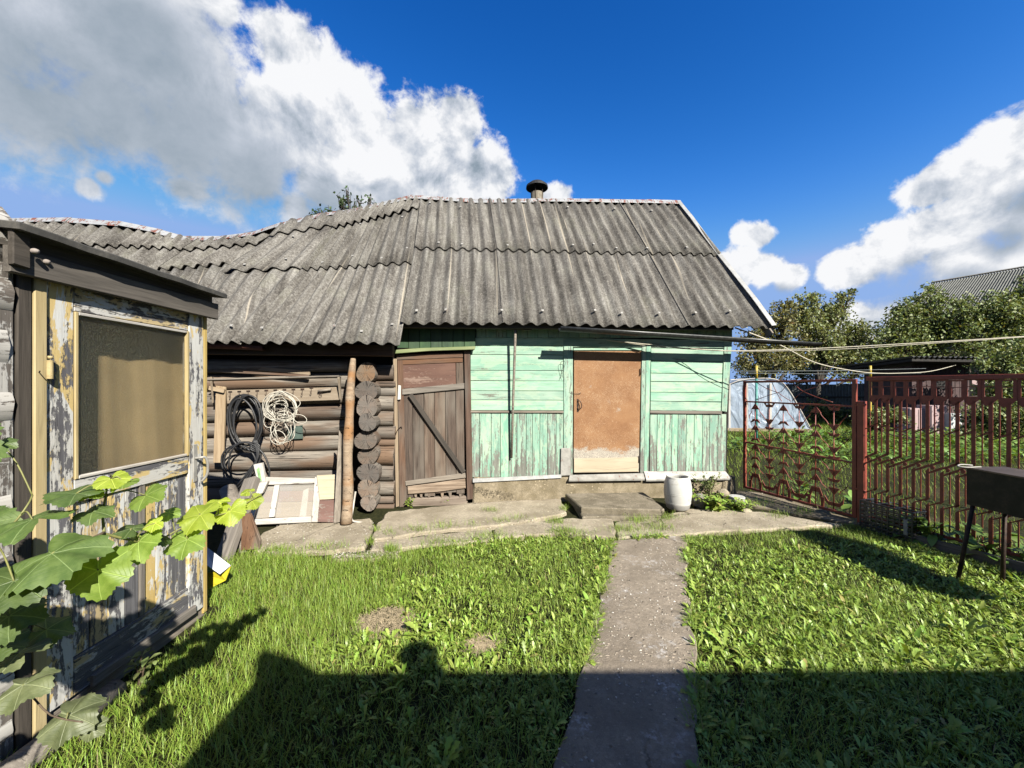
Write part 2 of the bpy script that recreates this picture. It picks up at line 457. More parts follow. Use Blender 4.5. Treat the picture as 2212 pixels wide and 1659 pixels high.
M['cream'] = painted('cream_fibreboard', (0.60, 0.52, 0.36), (0.53, 0.45, 0.30), (0.45, 0.37, 0.26), (0.35, 0.28, 0.18), 0.9)
M['red_board'] = painted('red_brown_board', (0.24, 0.11, 0.08), (0.19, 0.08, 0.055), (0.46, 0.38, 0.32), (0.2, 0.15, 0.12), 0.56)

def log_end():
    m, n = mat('log_end_grain')
    v = n.coord('Object'); r = n.rand()
    s = n.sep(v)
    rad = n.vmath('LENGTH', n.comb(0, s[1], s[2]))
    wob = n.noise(v, 9, 3, 0.6)
    rings = n.math('SINE', n.math('MULTIPLY', n.math('ADD', rad, n.math('MULTIPLY', wob, 0.03)), 620.0))
    ang = n.math('ARCTAN2', s[2], s[1])
    crk_ = n.noise(n.comb(n.math('MULTIPLY', n.math('SINE', ang), 2.2), n.math('MULTIPLY', n.math('COSINE', ang), 2.2), n.math('MULTIPLY', rad, 1.2)), 3.2, 4, 0.7)
    crk = n.math('ADD', crk_, n.math('MULTIPLY', rad, -0.25))
    c = n.mix(n.math('MULTIPLY_ADD', rings, 0.35, 0.5), (0.17, 0.13, 0.10), (0.42, 0.35, 0.285))
    c = n.mix(n.math('MULTIPLY', n.range(n.noise(n.vmath('ADD', v, n.comb(n.math('MULTIPLY', r, 9), 0, 0)), 9, 5, 0.7), 0.42, 0.62), 0.6), c, (0.36, 0.235, 0.16))
    k = n.range(crk, 0.415, 0.375)
    c = n.mix(k, c, (0.02, 0.016, 0.014))
    c = n.hsv(c, 0.5, n.math('MULTIPLY_ADD', n.math('FRACT', n.math('MULTIPLY', r, 7.3)), 0.9, 0.5), n.math('MULTIPLY_ADD', r, 0.55, 0.42))
    n.out(n.pbr(c, 0.9, n.bump(n.math('SUBTRACT', n.math('MULTIPLY', rings, 0.2), k), 0.6, 0.006), spec=0.15)); return m
M['log_end'] = log_end()

def slate():
    m, n = mat('asbestos_slate')
    uv = n.coord('UV'); p = n.pos(); r = n.rand()
    mp = n.vmath('ADD', p, n.comb(n.math('MULTIPLY', r, 11.0), 0, 0))
    big = n.noise(mp, 2.2, 5, 0.6)
    fine = n.noise(mp, 42, 6, 0.75)
    grit = n.noise(mp, 120, 3, 0.7)
    st = n.noise(n.map(uv, (13.0, 0.9, 1)), 1.0, 5, 0.6, 0.4)
    f = n.math('ADD', n.math('MULTIPLY', fine, 0.6), n.math('ADD', n.math('MULTIPLY', st, 0.45), n.math('MULTIPLY', big, 0.2)))
    c = n.ramp(f, [(0.48, (0.050, 0.045, 0.040)), (0.61, (0.145, 0.134, 0.120)), (0.72, (0.275, 0.262, 0.240)), (0.85, (0.50, 0.475, 0.43))])
    lich = n.range(n.noise(mp, 19, 7, 0.85), 0.535, 0.63)
    c = n.mix(n.math('MULTIPLY', lich, 0.42), c, (0.45, 0.42, 0.37))
    moss = n.math('MULTIPLY', n.range(big, 0.52, 0.70), n.range(grit, 0.42, 0.6))
    c = n.mix(n.math('MULTIPLY', moss, 0.45), c, (0.13, 0.135, 0.075))
    # a few scoured runs where rain has washed a trough clean
    run = n.math('MULTIPLY', n.range(n.noise(n.map(uv, (15.0, 0.22, 1)), 1.0, 2, 0.4), 0.665, 0.70), n.range(n.noise(n.map(uv, (60.0, 1.5, 1)), 1.0, 3, 0.6), 0.30, 0.46))
    c = n.mix(n.math('MULTIPLY', run, 0.6), c, (0.52, 0.46, 0.37))
    c = n.hsv(c, 0.5, 1.0, n.math('MULTIPLY_ADD', r, 0.30, 0.86))
    h = n.math('ADD', n.math('MULTIPLY', fine, 0.7), n.math('MULTIPLY', grit, 0.4))
    n.out(n.pbr(c, 0.92, n.bump(h, 0.7, 0.008), spec=0.15)); return m
M['slate'] = slate()

def galv(name, base=(0.62, 0.65, 0.68), rust=0.35, rc=(0.26, 0.075, 0.035)):
    m, n = mat(name); v, r = obj_vec(n)
    a = n.noise(v, 9, 5, 0.7); b = n.noise(n.map(v, (40, 6, 6)), 1.0, 4, 0.6)
    c = n.mix(n.range(a, 0.35, 0.65), base, tuple(x * .72 for x in base))
    c = n.mix(n.math('MULTIPLY', n.range(n.math('ADD', n.math('MULTIPLY', a, .5), n.math('MULTIPLY', b, .5)), 0.60 - rust * .25, 0.62 - rust * .22), 0.9), c, rc)
    n.out(n.pbr(c, 0.55, n.bump(a, 0.25, 0.004), metal=0.25, spec=0.4)); return m
M['galv'] = galv('galvanised_sheet', (0.48, 0.49, 0.50), 0.30)
M['galv_clean'] = galv('clean_flashing', (0.52, 0.50, 0.46), 0.0)
M['flash'] = galv('grey_flashing', (0.47, 0.47, 0.46), 0.08, (0.4, 0.4, 0.38))

def simple(name, c, rough=0.6, var=0.25, scale=12, bump=0.2, metal=0.0, spec=0.4, dirt=None, dirt_amt=0.5):
    m, n = mat(name); v, r = obj_vec(n)
    a = n.noise(v, scale, 6, 0.65); b = n.noise(v, scale * 6, 4, 0.7)
    col = n.mix(n.range(a, 0.3, 0.7), tuple(x * (1 - var) for x in c), tuple(min(1, x * (1 + var)) for x in c))
    if dirt is not None:
        col = n.mix(n.math('MULTIPLY', n.range(n.math('ADD', n.math('MULTIPLY', a, .6), n.math('MULTIPLY', b, .4)), 0.50, 0.62), dirt_amt), col, dirt)
    n.out(n.pbr(col, rough, n.bump(n.math('ADD', n.math('MULTIPLY', a, .4), n.math('MULTIPLY', b, .6)), bump, 0.004), metal=metal, spec=spec)); return m
M['rust_pipe'] = simple('rusty_red_gutter', (0.15, 0.045, 0.028), 0.75, 0.4, 10, 0.4, dirt=(0.08, 0.03, 0.02))
M['pipe_inside'] = simple('pipe_end', (0.34, 0.29, 0.26), 0.8)
M['black_pvc'] = simple('black_plastic_gutter', (0.035, 0.037, 0.036), 0.38, 0.3, 20, 0.1, dirt=(0.10, 0.10, 0.09), dirt_amt=0.4)
M['hose'] = simple('black_rubber_hose', (0.028, 0.028, 0.030), 0.5, 0.3, 20, 0.15)
M['cable'] = simple('white_cable', (0.66, 0.62, 0.53), 0.55, 0.1, 20, 0.1)
M['rope'] = simple('pale_rope', (0.62, 0.57, 0.45), 0.8, 0.2, 60, 0.4)
M['dark_steel'] = simple('dark_steel', (0.022, 0.020, 0.019), 0.65, 0.5, 14, 0.3, 0.3, 0.35, (0.07, 0.045, 0.03))
M['lid_steel'] = simple('brown_sheet_lid', (0.16, 0.125, 0.105), 0.5, 0.25, 8, 0.15, 0.5)
M['iron'] = simple('dark_iron', (0.05, 0.032, 0.025), 0.7, 0.5, 30, 0.4, 0.3, 0.3, (0.14, 0.06, 0.03))
M['red_metal'] = simple('red_brown_painted_steel', (0.34, 0.075, 0.047), 0.5, 0.3, 7, 0.15, 0.0, 0.4, (0.11, 0.035, 0.022))
M['white_plastic'] = simple('white_plastic', (0.71, 0.70, 0.66), 0.5, 0.06, 6, 0.1, dirt=(0.46, 0.43, 0.36), dirt_amt=0.6)
M['barrel_foot'] = simple('dirty_plastic', (0.43, 0.42, 0.40), 0.55, 0.12, 8, 0.1, dirt=(0.28, 0.25, 0.21))
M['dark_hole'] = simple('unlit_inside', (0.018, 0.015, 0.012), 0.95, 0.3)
M['felt'] = simple('roofing_felt', (0.06, 0.057, 0.052), 0.9, 0.35, 8, 0.6, dirt=(0.13, 0.12, 0.10))
M['black_crate'] = simple('black_crate_plastic', (0.045, 0.048, 0.055), 0.32, 0.3, 30, 0.1)
M['crate_lbl'] = simple('grey_crate_strip', (0.30, 0.31, 0.33), 0.5)
M['pink'] = simple('pink_panel', (0.50, 0.36, 0.36), 0.7, 0.15, 6, 0.2, dirt=(0.36, 0.27, 0.28))
M['white_box'] = simple('white_enamel', (0.70, 0.72, 0.72), 0.4, 0.08)
M['maroon'] = simple('maroon_boards', (0.085, 0.05, 0.05), 0.85, 0.4, 5, 0.4)
M['shed_slate'] = simple('dark_corrugated_roof', (0.16, 0.155, 0.145), 0.9, 0.4, 6, 0.5)
M['far_slate'] = simple('far_roof_sheet', (0.185, 0.19, 0.175), 0.9, 0.3, 3, 0.3, dirt=(0.11, 0.115, 0.10))
M['far_fence'] = simple('grey_corrugated_fence', (0.20, 0.225, 0.235), 0.85, 0.25, 5, 0.3)
M['far_wall'] = simple('far_house_wall', (0.30, 0.24, 0.18), 0.9, 0.2, 3)
M['yellow_pole'] = simple('yellow_pole_paint', (0.62, 0.44, 0.05), 0.5)
M['teal_pole'] = simple('teal_pole_paint', (0.06, 0.30, 0.27), 0.5)
M['bluewhite'] = simple('white_sheet', (0.74, 0.76, 0.80), 0.35, 0.05)
M['vivid_yellow'] = simple('yellow_sheet', (0.78, 0.66, 0.04), 0.45, 0.08)
M['tan_panel'] = simple('tan_fibreboard', (0.85, 0.64, 0.36), 0.7, 0.12, 4, 0.15)
M['green_dim'] = simple('dull_green_wall', (0.07, 0.09, 0.055), 0.9, 0.2, 4)
M['asbestos_pipe'] = simple('stained_cement_pipe', (0.30, 0.26, 0.20), 0.9, 0.4, 9, 0.4, dirt=(0.12, 0.10, 0.08))
M['cap_metal'] = simple('sooty_cap', (0.026, 0.026, 0.028), 0.75, 0.4, 10, 0.2, 0.3)
M['green_glass'] = simple('green_tile', (0.10, 0.14, 0.12), 0.3, 0.2)
M['soil'] = simple('soil', (0.085, 0.062, 0.042), 0.95, 0.4, 9, 0.6)
M['straw'] = simple('dry_straw', (0.66, 0.53, 0.33), 0.9, 0.3, 30, 0.2)
M['rock'] = simple('field_stone', (0.36, 0.335, 0.305), 0.9, 0.3, 7, 0.6, dirt=(0.22, 0.19, 0.16))
M['brick_wall'] = simple('plain_house_wall', (0.38, 0.34, 0.28), 0.9, 0.2, 4, 0.4)

def concrete(name, c, dark, scale=1.0, chips=0.25, white=0.0, crack=1.0):
    m, n = mat(name); p = n.pos()
    a = n.noise(p, 2.6 * scale, 7, 0.65, 0.3); b = n.noise(p, 20 * scale, 6, 0.7); f = n.noise(p, 140, 4, 0.75)
    col = n.mix(n.range(a, 0.34, 0.66), dark, c)
    col = n.mix(n.math('MULTIPLY', n.range(n.noise(p, 33, 7, 0.8), 0.44, 0.58), 0.6), col, tuple(x * 0.58 for x in c))
    col = n.mix(n.math('MULTIPLY', n.range(f, 0.56, 0.68), 0.5), col, tuple(min(1, x * 1.5) for x in c))
    col = n.mix(n.math('MULTIPLY', n.range(f, 0.42, 0.32), 0.5), col, tuple(x * 0.4 for x in dark))
    chip = n.range(n.voro(n.vmath('ADD', n.map(p, (1, 1.5, 1)), n.vmath('SCALE', n.comb(b, a, 0), scale=0.06)), 24, 'F1'), 0.30, 0.16)
    chip = n.math('MULTIPLY', chip, n.range(n.noise(p, 5.5, 5, 0.7), 0.46, 0.62))
    col = n.mix(n.math('MULTIPLY', chip, chips * 3), col, tuple(min(1, x * 1.75) for x in c))
    pit = n.math('MULTIPLY', n.range(n.voro(p, 19, 'F1'), 0.20, 0.08), n.range(n.noise(p, 7.5, 3, 0.6), 0.48, 0.62))
    col = n.mix(n.math('MULTIPLY', pit, 0.45), col, tuple(x * 0.3 for x in dark))
    if white:
        wm = n.math('MULTIPLY', n.range(n.noise(p, 3.1, 4, 0.6), 0.54, 0.64), n.range(n.noise(p, 26, 6, 0.75), 0.46, 0.62))
        col = n.mix(n.math('MULTIPLY', wm, white), col, (0.62, 0.58, 0.54))
    ckg = n.range(n.noise(p, 0.7, 2, 0.5), 0.50, 0.62)
    ck = n.range(n.voro(n.vmath('ADD', p, n.vmath('SCALE', n.comb(a, b, 0), scale=0.25)), 1.1, 'DISTANCE_TO_EDGE'), 0.010, 0.0)
    ck = n.math('MULTIPLY', ck, n.math('MULTIPLY', ckg, crack))
    col = n.mix(n.math('MULTIPLY', ck, 0.7), col, (0.035, 0.03, 0.022))
    h = n.math('ADD', n.math('ADD', n.math('MULTIPLY', f, 0.45), n.math('MULTIPLY', chip, 0.4)), n.math('SUBTRACT', n.math('MULTIPLY', b, 0.6), n.math('ADD', ck, pit)))
    n.out(n.pbr(col, 0.93, n.bump(h, 0.9, 0.014), spec=0.15)); return m
M['paving'] = concrete('old_concrete_paving', (0.62, 0.535, 0.405), (0.34, 0.285, 0.20))
M['path'] = concrete('concrete_path', (0.46, 0.385, 0.30), (0.29, 0.24, 0.185), 1.0, 0.25, 1.0, 0.9)
M['step'] = concrete('concrete_step', (0.40, 0.345, 0.26), (0.19, 0.16, 0.11), 1.6)
M['found'] = concrete('rendered_foundation', (0.42, 0.35, 0.245), (0.22, 0.18, 0.11), 1.8)

def ground_mat():
    m, n = mat('lawn_soil'); p = n.pos()
    a = n.noise(p, 1.1, 6, 0.6); b = n.noise(p, 24, 6, 0.7)
    c = n.mix(n.range(b, 0.35, 0.65), (0.02, 0.024, 0.008), (0.05, 0.05, 0.018))
    c = n.mix(n.math('MULTIPLY', n.range(a, 0.5, 0.7), 0.5), c, (0.11, 0.085, 0.05))
    n.out(n.pbr(c, 0.95, n.bump(b, 0.8, 0.02), spec=0.1)); return m
M['ground'] = ground_mat()
def dirt_mat():
    m, n = mat('trodden_dirt'); p = n.pos()
    a = n.noise(p, 3.0, 6, 0.65); b = n.noise(p, 40, 6, 0.7)
    c = n.mix(n.range(a, 0.35, 0.65), (0.20, 0.165, 0.115), (0.37, 0.31, 0.225))
    c = n.mix(n.math('MULTIPLY', n.range(b, 0.4, 0.7), 0.5), c, (0.10, 0.085, 0.055))
    n.out(n.pbr(c, 0.95, n.bump(b, 0.7, 0.01), spec=0.1)); return m
M['dirt'] = dirt_mat()

def leafmat(name, a, b, trans=0.4, spec=0.25, tcol=None, dry=None, rough=0.5, per='island'):
    m, n = mat(name)
    r = n.island() if per == 'island' else n.rand()
    col = n.mix(r, a, b)
    r2 = n.math('FRACT', n.math('MULTIPLY', r, 17.31))
    col = n.hsv(col, n.math('MULTIPLY_ADD', r2, 0.03, 0.485), 1.0, n.math('MULTIPLY_ADD', r2, 0.5, 0.75))
    if dry is not None: col = n.mix(n.range(n.math('FRACT', n.math('MULTIPLY', r, 7.77)), 0.965, 0.98), col, dry)
    d = n.pbr(col, rough, None, spec=spec)
    tr = n.new('ShaderNodeBsdfTranslucent')
    tc = n.mix(1.0, col, tuple(ALB * x for x in (tcol or (1.25, 1.15, 0.5))), 'MULTIPLY'); n.l.new(tc, tr.inputs[0])
    n.out(n.mixsh(trans, d, tr.outputs[0])); return m
M['grass'] = leafmat('grass_blades', (0.195, 0.35, 0.03), (0.43, 0.54, 0.10), 0.22, 0.35, None, (0.42, 0.36, 0.17))
M['grass_far'] = leafmat('far_meadow_grass', (0.20, 0.33, 0.035), (0.36, 0.47, 0.08), 0.3, 0.2, None, (0.36, 0.31, 0.13))
M['weed'] = leafmat('broad_weed_leaves', (0.22, 0.375, 0.036), (0.50, 0.63, 0.13), 0.22, 0.40, None, (0.50, 0.44, 0.14), 0.45)
M['tree_a'] = leafmat('apple_tree_leaves', (0.17, 0.22, 0.065), (0.40, 0.43, 0.17), 0.28, 0.35, None, (0.26, 0.16, 0.06))
M['tree_b'] = leafmat('pear_tree_leaves', (0.15, 0.22, 0.06), (0.36, 0.41, 0.15), 0.28, 0.35, None, (0.22, 0.18, 0.05))
M['tree_c'] = leafmat('rusty_tree_leaves', (0.18, 0.19, 0.06), (0.37, 0.34, 0.14), 0.28, 0.35, None, (0.26, 0.13, 0.05))
M['burdock'] = leafmat('broad_dock_leaves', (0.15, 0.29, 0.045), (0.30, 0.46, 0.10), 0.3, 0.4)
M['sapling'] = leafmat('sapling_leaves', (0.05, 0.10, 0.03), (0.10, 0.17, 0.05), 0.3, 0.4)
M['bark'] = wood('tree_bark', (0.13, 0.11, 0.09), (0.04, 0.033, 0.027), 0.6, 0.2)
def vine_leaf(name, a, b, trans, under=(0.34, 0.36, 0.22)):
    m, n = mat(name); v = n.coord('Object'); r = n.rand(); s = n.sep(v)
    ang = n.math('ARCTAN2', s[1], s[0])
    rad = n.vmath('LENGTH', v)
    # five main veins fan out from the stalk, finer ribs between
    k = n.math('ABSOLUTE', n.math('SINE', n.math('MULTIPLY', ang, 3.0)))
    vein = n.range(n.math('MULTIPLY', k, rad), 0.0045, 0.0010)
    rib = n.math('ABSOLUTE', n.math('SINE', n.math('ADD', n.math('MULTIPLY', rad, 330), n.math('MULTIPLY', k, 5.0))))
    ribm = n.range(rib, 0.22, 0.0)
    nz = n.noise(v, 35, 5, 0.6)
    c = n.mix(n.range(nz, 0.35, 0.65), a, b)
    c = n.mix(n.math('MULTIPLY', vein, 0.95), c, tuple(min(1, x * 1.5 + 0.05) for x in b))
    c = n.mix(n.math('MULTIPLY', ribm, 0.32), c, tuple(min(1, x * 1.4 + 0.03) for x in b))
    c = n.mix(n.range(n.noise(v, 16, 3, 0.5), 0.70, 0.74), c, (0.22, 0.16, 0.05))
    c = n.hsv(c, 0.5, 1.0, n.math('MULTIPLY_ADD', r, 0.4, 0.8))
    bump = n.bump(n.math('SUBTRACT', n.math('MULTIPLY', nz, 0.5), n.math('ADD', n.math('MULTIPLY', vein, 1.0), n.math('MULTIPLY', ribm, 0.4))), 0.55, 0.003)
    d = n.pbr(c, 0.5, bump, spec=0.4)
    tr = n.new('ShaderNodeBsdfTranslucent'); n.l.new(n.mix(1.0, c, (1.15, 1.15, 0.25), 'MULTIPLY'), tr.inputs[0])
    n.out(n.mixsh(trans, d, tr.outputs[0])); return m
M['vine_dark'] = vine_leaf('vine_leaf_dark', (0.09, 0.15, 0.035), (0.15, 0.22, 0.06), 0.28)
M['vine_green'] = vine_leaf('vine_leaf_green', (0.22, 0.34, 0.05), (0.33, 0.46, 0.09), 0.42)
M['vine_bright'] = vine_leaf('vine_leaf_young', (0.42, 0.54, 0.05), (0.55, 0.66, 0.09), 0.45)
M['vine_grey'] = vine_leaf('vine_leaf_greyish', (0.12, 0.145, 0.06), (0.19, 0.215, 0.10), 0.2)
M['cane'] = simple('vine_cane', (0.24, 0.24, 0.075), 0.6, 0.25, 30, 0.2)
M['cane_dark'] = simple('vine_old_cane', (0.11, 0.075, 0.045), 0.8, 0.3, 30, 0.4)

def orange_door():
    m, n = mat('orange_brown_fibreboard_door'); p = n.pos(); z = n.sep(p)[2]
    a = n.noise(p, 4, 6, 0.65); b = n.noise(p, 62, 4, 0.6, 2.2); f = n.noise(p, 160, 4, 0.7)
    c = n.mix(n.range(a, 0.35, 0.65), (0.285, 0.135, 0.058), (0.365, 0.19, 0.088))
    c = n.mix(n.math('MULTIPLY', n.range(f, 0.40, 0.30), 0.6), c, (0.16, 0.07, 0.03))
    wear = n.math('ADD', b, n.math('MULTIPLY', n.math('SUBTRACT', n.noise(p, 2.2, 3, 0.5), 0.5), 0.35))
    c = n.mix(n.math('MULTIPLY', n.range(wear, 0.53, 0.63), 0.55), c, (0.60, 0.43, 0.275))
    low = n.math('ADD', n.range(z, 0.86, 0.56), n.math('MULTIPLY_ADD', n.noise(p, 5.5, 7, 0.7), 2.6, -1.3))
    c = n.mix(n.range(low, 0.28, 0.75), c, n.mix(n.range(b, 0.44, 0.56), (0.30, 0.27, 0.23), (0.60, 0.54, 0.45)))
    n.out(n.pbr(c, 0.75, n.bump(n.math('ADD', b, n.math('MULTIPLY', f, .4)), 0.35, 0.004), spec=0.25)); return m
M['orange'] = orange_door()
M['kick'] = painted('pale_kick_board', (0.60, 0.51, 0.38), (0.52, 0.44, 0.32), (0.48, 0.40, 0.30), (0.24, 0.19, 0.14), 0.8)

def pane():
    # obscured glass: part clear, part scattering, with small dimples
    m, n = mat('patterned_glass'); v = n.coord('Object')
    h = n.noise(n.map(v, (120, 170, 120)), 1.0, 2, 0.5)
    bm = n.bump(h, 0.5, 0.006)
    gl = n.new('ShaderNodeBsdfGlossy'); gl.inputs['Roughness'].default_value = 0.10; gl.inputs['Color'].default_value = (0.8, 0.8, 0.8, 1); n.l.new(bm, gl.inputs['Normal'])
    tr = n.new('ShaderNodeBsdfTransparent'); tr.inputs[0].default_value = (0.95, 0.94, 0.90, 1)
    rf_ = n.new('ShaderNodeBsdfRefraction'); rf_.inputs['Color'].default_value = (0.93, 0.92, 0.86, 1); rf_.inputs['IOR'].default_value = 1.12; rf_.inputs['Roughness'].default_value = 0.55; n.l.new(bm, rf_.inputs['Normal'])
    df = n.new('ShaderNodeBsdfDiffuse'); df.inputs[0].default_value = (0.16, 0.15, 0.11, 1); n.l.new(bm, df.inputs['Normal'])
    lw_ = n.new('ShaderNodeLayerWeight'); lw_.inputs[0].default_value = 0.5; n.l.new(bm, lw_.inputs['Normal'])
    frv = n.math('MULTIPLY_ADD', n.math('POWER', lw_.outputs['Facing'], 3.0), 0.5, 0.04)
    base = n.mixsh(0.52, tr.outputs[0], rf_.outputs[0])
    base = n.mixsh(n.range(h, 0.40, 0.66, 0.03, 0.20), base, df.outputs[0])
    n.out(n.mixsh(frv, base, gl.outputs[0])); return m
M['pane'] = pane()
def clear():
    m, n = mat('dusty_clear_glass')
    gl = n.new('ShaderNodeBsdfGlossy'); gl.inputs['Roughness'].default_value = 0.05
    tr = n.new('ShaderNodeBsdfTransparent'); tr.inputs[0].default_value = (0.9, 0.9, 0.9, 1)
    df = n.new('ShaderNodeBsdfDiffuse'); df.inputs[0].default_value = (0.6, 0.56, 0.5, 1)
    lw_ = n.new('ShaderNodeLayerWeight'); lw_.inputs[0].default_value = 0.5; frv = n.math('MULTIPLY_ADD', n.math('POWER', lw_.outputs['Facing'], 3.0), 0.5, 0.04)
    n.out(n.mixsh(frv, n.mixsh(0.16, tr.outputs[0], df.outputs[0]), gl.outputs[0])); return m
M['clear'] = clear()
def film():
    m, n = mat('polythene_film'); v = n.coord('Object')
    a = n.noise(n.map(v, (1.0, 1.0, 0.5)), 1.3, 3, 0.5, 1.8)
    bm = n.bump(a, 0.8, 0.25)
    d = n.pbr((0.62, 0.74, 0.90), 0.30, bm, spec=0.6)
    tr = n.new('ShaderNodeBsdfTranslucent'); tr.inputs[0].default_value = (0.4, 0.46, 0.52, 1)
    tp = n.new('ShaderNodeBsdfTransparent'); tp.inputs[0].default_value = (0.9, 0.95, 1, 1)
    n.out(n.mixsh(0.14, n.mixsh(0.35, d, tr.outputs[0]), tp.outputs[0])); return m
M['film'] = film()

def grit_mat():
    m, n = mat('stone_grit'); r = n.island()
    c = n.ramp(r, [(0.0, (0.22, 0.19, 0.15)), (0.4, (0.40, 0.35, 0.28)), (0.75, (0.62, 0.56, 0.47)), (0.92, (0.85, 0.82, 0.76)), (1.0, (0.25, 0.19, 0.09))])
    n.out(n.pbr(c, 0.9, None, spec=0.2)); return m
M['grit'] = grit_mat()
# ------------------------------------------------------------------ ground, paving, path
def struct(o): o['kind'] = 'structure'; return o
def ground():
    xs = np.concatenate([np.linspace(-300, -14, 12), np.linspace(-12, 14, 66), np.linspace(16, 300, 12)])
    ys = np.concatenate([np.linspace(-120, -6, 8), np.linspace(-5, 24, 74), np.linspace(28, 500, 14)])
    V = []; F = []
    for j, y in enumerate(ys):
        for i, x in enumerate(xs):
            near = math.exp(-((y - 4.5) / 7) ** 2) * math.exp(-(x / 7) ** 2)
            V.append((x, y, -0.012 + near * 0.010 * (math.sin(3.1 * x + 1.3) * math.cos(2.3 * y) + math.sin(1.7 * x * y))))
    nx = len(xs)
    for j in range(len(ys) - 1):
        for i in range(nx - 1):
            F.append([j * nx + i, j * nx + i + 1, (j + 1) * nx + i + 1, (j + 1) * nx + i])
    o = part('ground', V, F, M['ground'], origin=(0, 0, 0), smooth=True); return struct(o)
ground()

def poly_px(pts, z=0.0): return [on_ground(u, v, z) for u, v in pts]
def ragged(P, step=0.16, amp=0.018):
    out = []
    for i in range(len(P)):
        a, b = Vector(P[i]), Vector(P[(i + 1) % len(P)]); k = max(1, int((b - a).length / step))
        nrm = Vector((-(b - a).y, (b - a).x, 0)).normalized() if (b - a).length > 1e-6 else Vector()
        for q in range(k):
            p = a.lerp(b, q / k)
            if q: p = p + nrm * random.uniform(-amp, amp)
            out.append(p)
    return out
UP = Vector((0, 0, 1))
path_poly = [on_ground(1322, 1172), on_ground(1486, 1160), on_ground(1484, 1250), on_ground(1502, 1450), on_ground(1512, 1659), Vector((0.52, 0.7, 0)), Vector((0.3, 0.0, 0)), Vector((-.35, 0.0, 0)), Vector((-0.12, 0.7, 0)),
             on_ground(1196, 1659), on_ground(1262, 1440), on_ground(1290, 1330)]
o = slab('path', [Vector((p.x, p.y, 0.022)) for p in ragged(path_poly, 0.14, 0.02)], UP, 0.08, M['path'], r=0.006); struct(o); o['label'] = 'narrow concrete path through the grass to the shed'

pave_root = bpy.data.objects.new('pavement', None); C.objects.link(pave_root); pave_root.location = (0, 4.6, 0); WM[pave_root] = Matrix.Translation((0, 4.6, 0)); pave_root['kind'] = 'structure'
pave_root['label'] = 'row of old cracked concrete slabs laid before the shed'
ZS = 0.032
slabs_px = [
    [(548, 1190), (566, 1150), (606, 1132), (742, 1122), (800, 1118), (808, 1134), (797, 1166), (788, 1180), (700, 1190), (620, 1194)],
    [(806, 1166), (812, 1136), (838, 1106), (1020, 1086), (1212, 1078), (1224, 1106), (1150, 1124), (1062, 1136), (930, 1148)],
    [(800, 1186), (806, 1171), (930, 1153), (1062, 1141), (1066, 1164), (960, 1174), (860, 1184)],
    [(1070, 1140), (1150, 1129), (1222, 1120), (1322, 1121), (1330, 1160), (1215, 1150), (1072, 1162)],
    [(1440, 1112), (1490, 1098), (1560, 1100), (1640, 1104), (1700, 1112), (1760, 1124), (1822, 1131), (1700, 1140), (1590, 1144), (1482, 1152), (1336, 1160), (1330, 1126)],
    [(714, 1194), (860, 1188), (868, 1198), (800, 1204), (720, 1206)],
]
slab_xy = []
for q, px in enumerate(slabs_px):
    P = ragged(poly_px(px, ZS), 0.09, 0.022)
    zt = ZS + (0.004 if q % 2 else -0.003) - (0.02 if q == 5 else 0)
    for p in P: p.z = zt
    slab('slab', P, UP, 0.12, M['paving'], pave_root, r=0.014)
    slab_xy.append([(p.x, p.y) for p in P])
dp = ragged(poly_px([(1590, 1062), (1640, 1066), (1860, 1122), (1880, 1140), (1822, 1129), (1700, 1110), (1600, 1090)]), 0.15, 0.03)
o = slab('dirt_track', [Vector((p.x, p.y, 0.014)) for p in dp], UP, 0.05, M['dirt'], r=0.004); struct(o)
dirt_xy = [(p.x, p.y) for p in dp]

# ------------------------------------------------------------------ the old shed: green boarded house + log barn under one slate roof
shed = thing('old_shed', 'old timber shed with green boarded front, log barn end and grey corrugated slate roof', 'shed', (1.3, 5.5, 0))

fnd = slab('foundation', [on_face(1024, 1032, .035), on_face(1590, 1030, .035), on_face(1592, 1078, .05), on_face(1020, 1100, .05)], NF, 0.35, M['found'], shed, XF, 0.02)
fb = slab('foundation_buttress', [on_face(1566, 1032, .07), on_face(1582, 1030, .07), on_face(1588, 1046, .08), on_face(1587, 1076, .1), on_face(1560, 1078, .1)], NF, 0.3, M['found'], shed, XF, 0.03)

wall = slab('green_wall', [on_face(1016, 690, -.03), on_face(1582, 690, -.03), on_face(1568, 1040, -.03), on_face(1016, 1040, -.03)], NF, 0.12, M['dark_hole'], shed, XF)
def hboard(u0, u1, vl0, vr0, vl1, vr1, m, name='board', off=0.0, parent=wall, gap=0.45, th=0.024, u0b=None, u1b=None):
    u0b = u0 if u0b is None else u0b; u1b = u1 if u1b is None else u1b
    j = lambda: random.uniform(-.25, .25)
    return slab(name, [on_face(u0, vl0 + gap + j(), off), on_face(u1, vr0 + gap + j(), off), on_face(u1b, vr1 - gap + j(), off), on_face(u0b, vl1 - gap + j(), off)], NF, th, m, parent, XF, 0.003)
def vboard(u0, u1, v0a, v0b, v1a, v1b, m, name='board', off=0.0, parent=wall, gap=0.4, th=0.024, lean=0.0):
    return slab(name, [on_face(u0 + gap, v0a, off), on_face(u1 - gap, v0b, off), on_face(u1 - gap + lean, v1b, off), on_face(u0 + gap + lean, v1a, off)], NF, th, m, parent, (0, 0, 1), 0.003)
